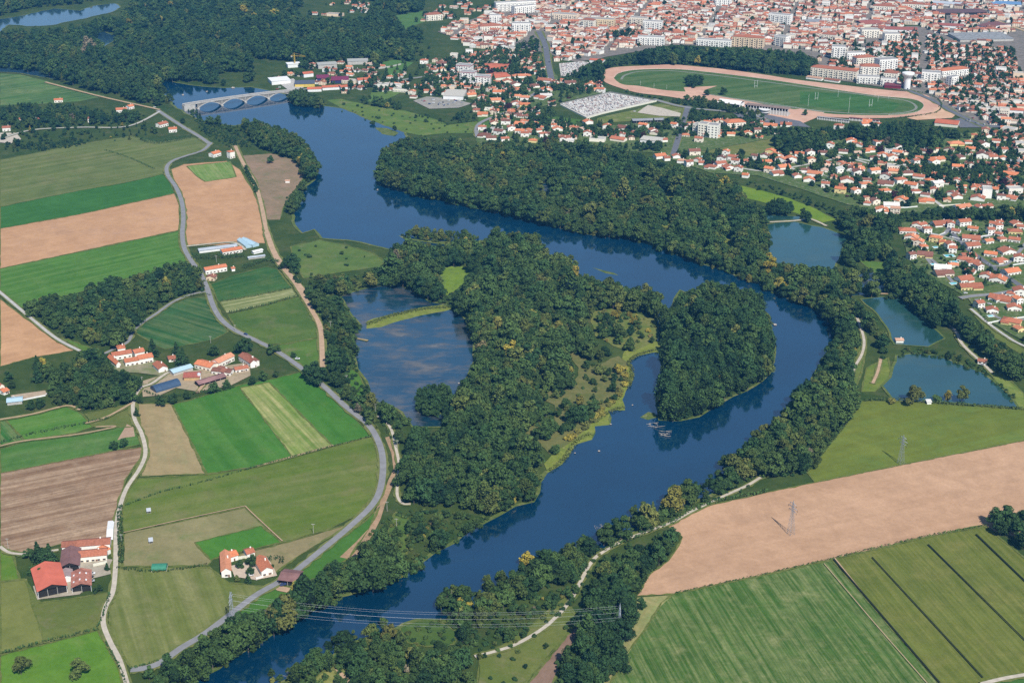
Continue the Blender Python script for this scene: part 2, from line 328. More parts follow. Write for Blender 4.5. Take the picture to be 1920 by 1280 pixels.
 ('meadow', '900,1230 960,1200 1060,1120 1085,1165 985,1280 975,1330 890,1330', ((.12, .15, .045), (.17, .17, .07), (.22, .19, .1), None, 3, .5, 30)),
 ('field', '1085,1165 1088,1180 1010,1330 950,1330 1000,1270', ((.20, .13, .09), (.26, .17, .12), None, gang((1085, 1165), (1000, 1280)), 4, .3, 40)),
 ('meadow', '620,1250 660,1258 670,1330 560,1330 585,1275', ((.13, .19, .05), (.3, .26, .13), None, None, 3, .5, 20)),
 ('meadow', '650,685 672,700 692,742 670,745 650,712', ((.07, .16, .035), (.1, .18, .04), None, None, 3, .5, 20)),
 ('meadow', '740,960 765,970 762,1045 735,1060 720,1020', ((.08, .14, .04), (.13, .16, .06), None, None, 3, .5, 20)),
]
WATERM = water_mat('river_water', (.0006, .022, .052), (.05, .07, .045), .16, 45., .035, .58, .8)
PONDM = water_mat('pond_water', (.006, .034, .058), (.13, .10, .065), .6, 30., .05, .46, .66)
GREENW = water_mat('green_pond_water', (.016, .058, .050), (.06, .09, .045), .5, 60., .06, .5, .75)
RIVER = ('305,150 330,156 370,162 420,166 470,164 500,170 535,178 545,194 610,200 640,204 670,216 700,229 730,239 757,249 764,262 '
 '740,272 724,300 716,330 730,352 762,362 802,371 837,379 865,385 902,394 942,401 990,413 1042,427 1070,434 1100,440 1140,445 1172,447 1210,457 '
 '1235,465 1255,475 1282,482 1310,495 1350,505 1385,520 1422,532 1440,545 1465,555 1487,567 1515,572 1540,590 1560,612 1562,640 '
 '1545,667 1532,690 1520,715 1510,740 1500,780 1480,810 1450,835 1425,858 1400,885 1365,905 1325,930 1280,950 1240,968 1205,990 '
 '1165,1005 1130,1030 1085,1050 1045,1065 1010,1085 975,1110 940,1130 905,1145 870,1155 840,1162 812,1160 780,1160 755,1168 735,1180 700,1190 '
 '670,1200 640,1215 600,1245 560,1262 510,1285 470,1340 330,1340 362,1280 '
 '412,1255 440,1232 480,1212 495,1202 525,1182 555,1165 580,1152 605,1135 642,1120 667,1114 705,1102 750,1082 785,1062 817,1037 852,1020 870,1005 '
 '900,987 942,965 967,950 1002,942 1027,887 1055,870 1077,835 1110,825 1115,800 1145,797 1140,770 1172,770 1167,750 1177,727 1186,715 1186,697 1180,677 1200,667 '
 '1222,662 1232,640 1234,600 1245,575 1235,560 1215,560 1180,562 1145,545 1110,538 1085,535 1070,505 1035,505 1020,485 985,470 950,475 920,470 890,478 '
 '860,482 820,480 790,478 760,476 740,470 700,460 652,450 605,447 590,430 567,437 552,415 551,392 560,372 575,350 592,338 592,312 583,285 560,268 '
 '530,248 502,237 475,228 440,236 400,232 372,224 350,214 330,200 318,188 300,165')
for i, (nme, poly, mt) in enumerate(FIELDS):
    sheet(nme, poly, field_mat(*mt), amp=1.2 if nme != 'field' else .9, seg=16)
MARGIN = field_mat((.10, .13, .04), (.17, .17, .07), (.26, .23, .12), big=7)
for i, (nme, poly, mt) in enumerate(FIELDS):
    q = P(poly)
    if nme in ('field', 'vineyard', 'meadow') and min(a[1] for a in q) > 240: ribbon('field_margin', roughen(q+[q[0]], .6, 9, i), 1.3, MARGIN, .8, False)
for s_ in ('1237,412 1262,410 1258,428 1240,427', '1345,448 1375,445 1385,458 1355,464', '1265,404 1285,402 1290,412 1270,414', '1240,352 1262,362 1272,378 1250,376'): sheet('lawn', s_, field_mat((.15, .19, .04), (.22, .21, .07), (.3, .22, .1), big=15), 1, 8)
BANK = field_mat((.08, .12, .04), (.16, .17, .07), (.34, .28, .17), big=14)
def grow(pts, d):
    n = len(pts); c = []
    ar = sum(pts[i][0]*pts[(i+1) % n][1]-pts[(i+1) % n][0]*pts[i][1] for i in range(n)); s = 1 if ar > 0 else -1
    for i in range(n):
        a, b = pts[i-1], pts[(i+1) % n]; L = max(math.dist(a, b), 1e-6)
        c.append((pts[i][0]+s*(b[1]-a[1])/L*d, pts[i][1]-s*(b[0]-a[0])/L*d))
    return c
def body(name, px, m, amp=1.5, bank=3.0):
    pts = roughen([G(*p) for p in P(px)], amp, 12, len(px))
    sheet('bank', grow(pts, bank), BANK, raw=True); return sheet(name, pts, m, raw=True)
body('river', RIVER, WATERM, 2.0, 3.5)
ISLAND = '1238,787 1234,750 1240,720 1250,712 1246,690 1240,660 1246,610 1262,578 1275,545 1292,553 1330,556 1372,560 1410,575 1430,590 1440,620 1450,650 1447,680 1440,700 1427,713 1395,733 1370,743 1335,763 1307,781 1272,788'
pts = roughen([G(*p) for p in P(ISLAND)], 1.2, 12, 3)
sheet('bank', grow(pts, 2.5), BANK, raw=True); sheet('island', pts, GR, raw=True)
for s_ in ('747,442 770,448 800,451 850,455 895,458 880,464 840,460 800,455 760,450', '1110,502 1150,512 1160,517 1135,513', '1200,783 1215,773 1228,775 1232,783 1215,788', '703,240 725,241 748,250 738,256 716,252'):
    sheet('island', s_, BANK, amp=.8, seg=8)
# reeds along the island's inner shore
REED = field_mat((.16, .19, .05), (.24, .25, .07), (.32, .27, .1), big=12)
sheet('bank', '1027,887 1055,870 1077,835 1110,825 1115,800 1145,797 1140,770 1172,770 1167,750 1177,727 1186,715 1186,697 1180,677 1200,667 1222,662 1240,660 1240,640 1210,640 1170,660 1160,700 1155,735 1120,770 1090,800 1050,840 1020,870', REED, 1.5, 8)
sheet('meadow', '1060,655 1090,665 1110,690 1160,668 1178,680 1165,740 1135,765 1105,800 1070,830 1030,852 1008,832 985,815 1000,795 1040,790 1040,760 1015,745 1030,735 1080,720 1085,690', field_mat((.13, .135, .06), (.20, .165, .095), (.09, .14, .04), big=12), 1.5, 8)
sheet('meadow', '1105,585 1150,580 1200,590 1232,600 1228,640 1190,660 1150,650 1115,630', field_mat((.12, .16, .05), (.2, .18, .08), (.28, .23, .1), big=15), 1.5, 8)
body('pond', '640,556 670,546 705,538 742,534 780,550 805,567 835,572 857,582 880,612 887,640 887,677 875,705 857,730 842,765 830,800 775,800 755,772 730,758 697,752 690,715 672,692 667,650 665,622 680,612 655,582', PONDM, 1.2, 2.5)
sheet('dyke', '687,617 688,603 700,598 745,588 790,577 830,572 855,578 835,584 790,592 750,602 715,614', REED, .8, 8)
sheet('island', '780,772 800,762 840,762 846,772 815,780', BANK, .5, 6)
body('pond', '808,507 850,500 887,501 880,520 865,537 837,556 829,545 830,520', field_mat((.13, .20, .035), (.20, .26, .05), (.06, .10, .05), big=25), 1, 2)
body('pond', '1436,422 1480,415 1522,424 1542,427 1592,445 1580,462 1575,480 1560,510 1510,512 1455,510 1440,470', GREENW, 1, 2.5)
body('pond', '1430,404 1500,407 1498,412 1440,414', GREENW, .5, 1.5)
body('pond', '1570,530 1600,517 1635,511 1668,524 1672,547 1640,552 1590,556', PONDM, 1, 2)
body('pond', '1615,562 1650,558 1687,556 1712,582 1742,610 1770,635 1740,650 1678,646 1665,615 1647,590', GREENW, 1, 2)
body('pond', '1682,668 1715,664 1755,668 1802,685 1842,700 1870,722 1892,742 1907,764 1865,762 1802,756 1740,753 1677,751 1656,724 1672,708', GREENW, 1, 2.5)
body('pond', '1008,347 1035,343 1060,362 1040,368 1015,368', PONDM, .5, 1.5)
body('pond', '1004,688 1018,680 1025,700 1018,728 1008,720', PONDM, .5, 1)
FARW = water_mat('far_lake_water', (.02, .05, .08), None, rough=.08)
body('lake', '-120,45 0,37 37,31 70,24 100,17 120,18 150,21 175,12 212,7 225,15 200,26 150,37 97,48 50,50 17,47 0,60 -120,80', FARW, 4, 3)
body('lake', '182,62 195,60 220,70 215,76 195,88 185,80', FARW, 2, 2)
body('river', '-60,118 0,117 40,124 38,132 100,128 125,142 128,152 95,148 40,138 0,136 -60,136', FARW, 2, 3)
# racecourse, cemetery, yards
PINK = field_mat((.52, .30, .21), (.60, .38, .27), None, big=60, fine=.15)
RO = '1129,145 1135,132 1155,127 1185,125 1210,124 1260,122 1310,126 1360,131 1440,142 1490,150 1575,160 1665,170 1722,175 1750,186 1760,198 1750,210 1720,217 1665,222 1590,222 1527,218 1440,206 1330,194 1285,187 1247,181 1197,175 1160,165 1135,155'
RI = '1151,147 1157,140 1177,134 1210,131 1272,131 1335,137 1440,150 1540,165 1640,180 1705,186 1727,193 1731,202 1715,212 1665,217 1565,215 1490,206 1440,198 1385,187 1320,176 1247,170 1197,162 1167,159'
def curve_px(s, k=5):
    q = P(s); q = q+q[:3]; out = smooth(q, k)[k:-k]; return out[:len(out)-k]
sheet('racetrack', curve_px(RO), PINK)
sheet('infield', curve_px(RI), field_mat((.055, .115, .038), (.08, .135, .045), (.13, .15, .06), A_B, 12, .5, 45))
RING2 = '1165,150 1172,142 1200,135 1260,134 1330,141 1440,155 1530,167 1590,175 1650,183 1700,190 1718,202 1700,211 1640,215 1560,211 1490,203 1420,193 1330,178'
ribbon('path', RING2, 4, plain('worn_track', (.24, .25, .2), .95))
sheet('pitch', '1500,172 1610,178 1690,196 1672,210 1560,206 1500,196', field_mat((.042, .118, .032), (.06, .14, .038), (.09, .15, .05), A_B, 14, .45, 50))
sheet('yard', '1282,165 1345,162 1320,170 1325,178 1300,188 1285,182 1285,172', PINK); sheet('yard', '1750,184 1762,190 1792,216 1785,222 1720,226 1700,222 1745,213 1762,200', field_mat((.58, .36, .22), (.64, .42, .28), None, big=40))
sheet('yard', '1420,212 1500,205 1545,212 1530,222 1500,234 1460,228', PINK, .4)
sheet('yard', '1370,205 1430,214 1500,228 1520,240 1430,232 1380,220', ASPHD, .4)
CEMG = field_mat((.48, .45, .40), (.58, .54, .47), None, big=12)
CEM1 = '1050,197 1145,175 1230,190 1130,213 1100,222'; sheet('cemetery_ground', CEM1, CEMG)
CEM2 = '1048,120 1092,116 1105,118 1078,140 1052,145'; sheet('cemetery_ground', CEM2, CEMG)
sheet('yard', '1195,212 1215,198 1240,203 1280,214 1278,220 1235,218', GRAVEL, .8); sheet('yard', '775,190 800,182 850,186 885,195 860,203 805,205', field_mat((.26, .25, .22), (.38, .35, .30), (.12, .14, .07), big=9), .8)
sheet('yard', '1790,225 1840,212 1900,220 1880,240 1800,240', ASPHD, .5); sheet('yard', '935,130 1010,122 1030,128 1020,140 940,145', CONC, .5)
sheet('yard', '520,155 550,148 570,165 545,172', CONC, .5); sheet('yard', '1780,70 1800,44 1920,34 1925,90 1840,88 1790,80', field_mat((.26, .26, .27), (.34, .33, .32), (.2, .18, .17), big=40), 1)
sheet('yard', '268,715 300,705 400,690 470,680 470,705 430,725 370,735 330,728 300,742 268,745', field_mat((.34, .27, .17), (.42, .33, .22), (.12, .17, .05), big=18), 1)
sheet('yard', '205,690 235,672 290,675 320,695 300,705 260,700 220,698', field_mat((.3, .26, .17), (.12, .17, .05), None, big=12), 1)
sheet('yard', '110,1060 160,1045 215,1050 215,1075 175,1085 150,1115 70,1125 62,1100 100,1080', field_mat((.36, .31, .24), (.42, .37, .29), (.13, .16, .06), big=14), .8)
sheet('yard', '432,1062 500,1045 512,1062 520,1080 480,1088 440,1082', field_mat((.50, .40, .31), (.55, .45, .35), None, big=10), .4)
sheet('yard', '505,1096 545,1103 540,1112 520,1108', TRACK, .3); sheet('yard', '20,742 85,733 88,741 35,750 28,760', field_mat((.4, .3, .2), (.45, .36, .26), None, big=8), .4)
sheet('yard', '0,250 30,250 40,262 20,270 0,268', GRAVEL, 1)
SUB = field_mat((.07, .12, .045), (.13, .15, .07), (.36, .33, .27), big=10)
for s_ in ('1690,418 1760,414 1920,418 1960,420 1960,660 1900,630 1830,592 1815,560 1760,530 1720,505 1700,480', '1230,290 1300,285 1440,295 1500,262 1700,262 1960,235 1960,395 1760,398 1640,400 1560,375 1420,330 1330,325',
           '890,245 960,228 1100,240 1290,225 1350,222 1500,240 1440,262 1290,290 1180,285 1000,278 900,280', '800,120 900,95 1000,90 1050,150 1130,160 1140,172 1045,195 960,215 900,195 800,150'):
    sheet('ground', s_, SUB, 2, 20)
TOWN = field_mat((.17, .155, .13), (.26, .22, .19), (.05, .08, .03), big=14)
for s_ in ('820,60 960,10 1000,-20 2050,-20 2050,30 1900,60 1700,45 1560,112 1400,90 1260,85 1180,100 1080,118 1000,95 880,80', '1520,110 1700,50 2050,60 2050,235 1850,235 1790,215 1740,180 1660,165 1560,150'):
    sheet('ground', s_, TOWN, 3, 25)
# roads and tracks
ROADS = [
 ('road', '296,208 320,224 345,240 372,256 395,272', 6, ASPH), ('road', '396,268 380,283 350,293 325,302 313,314 315,330 330,352 341,380 344,410 342,440 346,467 360,492 375,512 388,540 400,575 415,600 440,620 475,637 520,660 570,695 610,728 650,765 690,797 710,830 718,865 715,910 700,945 660,985 600,1035 540,1082 480,1117 430,1155 380,1192 340,1216 300,1244 270,1254 245,1257', 5.0, ASPH),
 ('road', '392,547 360,553 325,567 295,588 265,608 250,622 240,642 215,655 180,672', 3.2, ASPH), ('road', '-10,542 0,549 55,595 105,635 150,659', 3.2, CONC),
 ('road', '240,1290 225,1240 207,1205 194,1170 198,1140 212,1110 217,1060 218,1000 223,960 237,918 262,880 273,850 266,815 252,785 250,757 262,730 285,720 315,700 350,690', 3.2, GRAVEL),
 ('path', '440,272 455,305 478,345 490,385 499,430 508,456 520,490 545,520 565,550 583,580 599,610 603,640 605,690', 4.5, TRACK),
 ('path', '500,436 512,470 530,500 555,530 572,550', 6, TRACK),
 ('path', '706,780 722,790 735,810 742,840 748,870 746,900 745,930 755,945 770,946', 2.2, GRAVEL), ('path', '890,1232 930,1222 970,1208 1020,1178 1055,1145 1075,1118 1092,1085 1107,1058 1125,1040 1170,1014 1215,997 1260,980 1300,958 1360,930 1400,912 1425,897 1470,870 1520,820', 2.6, GRAVEL),
 ('path', '630,1252 640,1265 665,1290', 2.5, TRACK), ('path', '1604,590 1612,610 1620,640 1616,665 1602,690 1598,705', 2.5, GRAVEL), ('path', '1652,672 1645,700 1636,720', 2.5, TRACK),
 ('path', '1765,598 1790,620 1800,640 1812,655 1840,680 1860,700', 3, GRAVEL), ('path', '1820,580 1850,605 1870,620 1900,640 1925,652', 3, CONC),
 ('road', '1778,428 1800,455 1830,480 1870,508 1925,545', 6.5, ASPHD), ('road', '1800,560 1825,556 1870,552 1925,541', 6.5, ASPH), ('road', '1778,432 1765,442 1740,437 1720,428', 5, ASPH), ('road', '1800,456 1850,445 1880,432', 4, ASPH), ('road', '1860,500 1890,495 1925,455', 4, ASPH),
 ('road', '1745,495 1735,480 1760,500 1790,535', 4, ASPH), ('road', '1830,562 1850,582 1880,600 1925,600', 4, ASPH),
 ('road', '1010,60 1022,85 1027,115 1034,150', 10, ASPHD), ('road', '1290,200 1278,240 1262,292', 8, ASPHD), ('road', '1225,187 1290,203 1400,214 1440,228', 7, ASPH), ('road', '1690,165 1750,190 1790,213 1860,245', 8, ASPHD),
 ('road', '1034,150 1020,165 990,185 965,205 900,232 895,258', 6, ASPH), ('road', '1480,315 1560,345 1600,352', 5, CONC), ('road', '1570,292 1640,312 1690,340 1740,370 1782,398', 5, CONC), ('road', '1360,310 1430,322 1500,312 1560,300', 4, CONC),
 ('road', '538,174 600,165 700,160 760,150 830,140', 6, ASPH), ('path', '85,155 130,167 197,184 260,198 300,207', 4, TRACK), ('road', '0,262 60,245 150,240 240,238 300,210', 4, CONC), ('road', '1840,20 1870,40 1925,60', 8, TRACK),
 ('path', '415,700 385,720 370,738', 3, TRACK), ('path', '110,1032 60,1040 20,1038 0,1026', 2.5, GRAVEL), ('path', '350,463 370,461 420,456 445,458 460,470', 3, GRAVEL), ('path', '0,788 60,778 125,762 150,770', 2, TRACK), ('path', '160,795 200,783 248,757', 2, TRACK),
 ('path', '460,950 475,965 530,1016', .8, TRACK), ('path', '232,1000 330,978 460,950', .8, TRACK), ('path', '1565,1048 1640,1140 1762,1282', .8, TRACK), ('path', '1545,1058 1640,1170 1745,1290', .5, TRACK), ('path', '480,876 550,857 625,836', 1, TRACK),
 ('path', '1840,1284 1880,1274 1925,1266', 3, GRAVEL), ('path', '1235,320 1255,335 1270,345', 3, GRAVEL), ('path', '1437,418 1480,416 1500,414 1520,412 1550,425', 3, GRAVEL), ('path', '1600,545 1650,552 1690,550', 3, TRACK),
 ('path', '180,802 217,801 150,815 45,828 0,838', 1.5, TRACK), ('path', '690,640 640,630', 1.5, TRACK),
]
VERGE = field_mat((.13, .15, .06), (.22, .2, .10), (.07, .12, .03), big=9)
for nme, px, w, m in ROADS: (w > .9) and ribbon('verge', px, w*1.25+2.2, VERGE, .3)
for nme, px, w, m in ROADS: ribbon(nme, px, w, m, .06 if nme == 'path' else 0)
FUR = plain('dark_furrow', (.018, .026, .012), .95)
for s_ in ('1635,1046 1843,1272', '1740,1022 1925,1205', '1830,1003 1925,1094', '1563,1050 1762,1282'): ribbon('furrow', s_, .9, FUR, .3, False)

ZT = _z[0]+.004
# ---------------------------------------------------------------- trees
def ico(sub):
    bm = bmesh.new(); bmesh.ops.create_icosphere(bm, subdivisions=sub, radius=1); v = np.array([q.co[:] for q in bm.verts]); f = [tuple(q.index for q in g.verts) for g in bm.faces]; bm.free(); return v, f
ICV, ICF = ico(1)
def crown_mesh(name, seed, shape, nl, leaf=.085):
    """crown of unit height: lobes of loose leaf clumps round a rough inner mass coloured near black as painted shade; shape = oak, poplar, cone, bush, bare"""
    r = np.random.default_rng(seed); V = []; Fc = []; M = []
    lob = []
    if shape == 'poplar':
        for i in range(9): t = i/8; w = .17*(1-abs(t-.4)*1.15)+.03; a = r.uniform(0, 6.28); lob.append((cos(a)*w*.45, sin(a)*w*.45, .2+.72*t, w*r.uniform(.9, 1.15), w*1.35))
    elif shape == 'cone':
        for i in range(8): t = i/7; w = .24*(1-t)+.03; a = r.uniform(0, 6.28); lob.append((cos(a)*w*.3, sin(a)*w*.3, .12+.8*t, w, .1))
    elif shape == 'bush':
        for i in range(6): a = r.uniform(0, 6.28); d = r.uniform(.1, .5); w = r.uniform(.28, .45); lob.append((cos(a)*d, sin(a)*d, w*.8+r.uniform(0, .3), w, w*.85))
    else:
        nlb = 9+seed%5; sw = r.uniform(.8, 1.15)
        for i in range(nlb):
            a = i*2.4+r.uniform(-.4, .4); t = (i+.5)/nlb; d = .27*sw*sqrt(1-t*.75)*r.uniform(.4, 1.3); w = r.uniform(.13, .21)*(1.15-t*.4)
            lob.append((cos(a)*d, sin(a)*d, .28+.55*t+r.uniform(-.08, .08), w, w*r.uniform(.8, 1.1)))
    per = nl//len(lob)
    for cx, cy, cz, w, h in lob:
        if shape != 'bare':
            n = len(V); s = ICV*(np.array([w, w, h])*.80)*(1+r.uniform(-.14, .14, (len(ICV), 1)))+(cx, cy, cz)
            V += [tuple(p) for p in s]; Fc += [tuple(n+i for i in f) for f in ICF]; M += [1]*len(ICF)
        k = int(per*(w/.17)**2) if shape not in ('poplar', 'cone', 'bush') else per
        d = r.normal(size=(k, 3)); d /= np.linalg.norm(d, axis=1, keepdims=True); d[:, 2] = np.where(d[:, 2] < -.35, -d[:, 2], d[:, 2])
        rad = r.uniform(.80, 1.10, (k, 1))
        c = d*rad*np.array([w, w, h])+(cx, cy, cz)
        for i in range(k):
            nn = d[i]+r.normal(0, .55, 3); nn /= np.linalg.norm(nn); u = np.cross(nn, r.normal(size=3)); u /= max(np.linalg.norm(u), 1e-6); q = np.cross(nn, u)
            sz = leaf*r.uniform(.35, .75); a, b = u*sz, q*sz*r.uniform(.6, 1); n = len(V)
            V += [tuple(c[i]-a-b*.4), tuple(c[i]+a*.3-b), tuple(c[i]+a+b*.3), tuple(c[i]-a*.2+b)]; Fc.append((n, n+1, n+2, n+3)); M.append(0)
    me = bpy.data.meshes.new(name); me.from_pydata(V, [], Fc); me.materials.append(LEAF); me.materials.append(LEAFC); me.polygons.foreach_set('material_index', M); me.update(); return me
def trunk_mesh(name, seed, top=.5, r0=.02):
    mb = MB(); r = random.Random(seed); p = (0, 0, -.02)
    for i in range(4):
        q = (r.uniform(-.01, .01), r.uniform(-.01, .01), top*(i+1)/4); mb.bar(p, q, (r0*(1-i*.2), r0*(.8-i*.2)), BARK, 6); p = q
    for i in range(6):
        a = i*1.05+r.uniform(0, .5); z = top*r.uniform(.45, .9); mb.bar((0, 0, z), (cos(a)*.2, sin(a)*.2, z+r.uniform(.12, .3)), (r0*.45, r0*.15), BARK, 4)
    return mb.mesh(name)
def bare_mesh(seed):
    mb = MB(); r = random.Random(seed)
    def br(p, d, L, w, k):
        q = tuple(p[i]+d[i]*L for i in range(3)); mb.bar(p, q, (w, w*.6), plain('dead_wood', (.42, .38, .33)), 4)
        if k:
            for _ in range(3):
                e = [d[0]+r.uniform(-.7, .7), d[1]+r.uniform(-.7, .7), abs(d[2])+r.uniform(-.3, .2)]; m = sqrt(sum(x*x for x in e)); br(q, [x/m for x in e], L*.66, w*.55, k-1)
    br((0, 0, 0), (0, 0, 1), .33, .022, 4); return mb.mesh('dead_branches')
KINDS = {}
for sh, cnt, nl, lf in (('oak', 6, 1500, .060), ('poplar', 4, 900, .045), ('cone', 3, 520, .07), ('bush', 4, 380, .2)):
    KINDS[sh] = [(crown_mesh(f'{sh}_crown_{i}', 100*len(sh)+i, sh, nl, lf), trunk_mesh(f'{sh}_trunk_{i}', i, .6 if sh == 'poplar' else .5 if sh != 'bush' else .3, .018)) for i in range(cnt)]
ORDER = [('oak', i) for i in range(6)]+[('poplar', i) for i in range(4)]+[('cone', i) for i in range(3)]+[('bush', i) for i in range(4)]
KNAME = {'oak': ('broadleaf_tree', 'tree'), 'poplar': ('poplar_tree', 'poplar tree'), 'cone': ('conifer_tree', 'conifer'), 'bush': ('bush', 'bush'), 'bare': ('dead_tree', 'dead tree')}
NOFOREST = []
def tree_obj(x, y, h, sh='oak', tint=.45, wf=1.0, rz=None, label=None, group=None, v=None):
    v = random.randrange(len(KINDS[sh])) if v is None else v; cm, tm = KINDS[sh][v]; nme, cat = KNAME[sh]
    if rz is None: rz = random.uniform(0, 6.28)
    o = empty(nme, x, y, rz); o.scale = (h*wf, h*wf, h)
    c = link('foliage' if sh == 'bush' else 'crown', cm, o); c['tint'] = float(tint); link('stem' if sh == 'bush' else 'trunk', tm, o)
    return tag(o, label, cat, group)
def tints(n, base, spread, autumn=.03):
    t = np.clip(rng.normal(base, spread, n), 0, .74); m = rng.random(n) < autumn*.45; t[m] = rng.uniform(.70, .93, m.sum()); return t
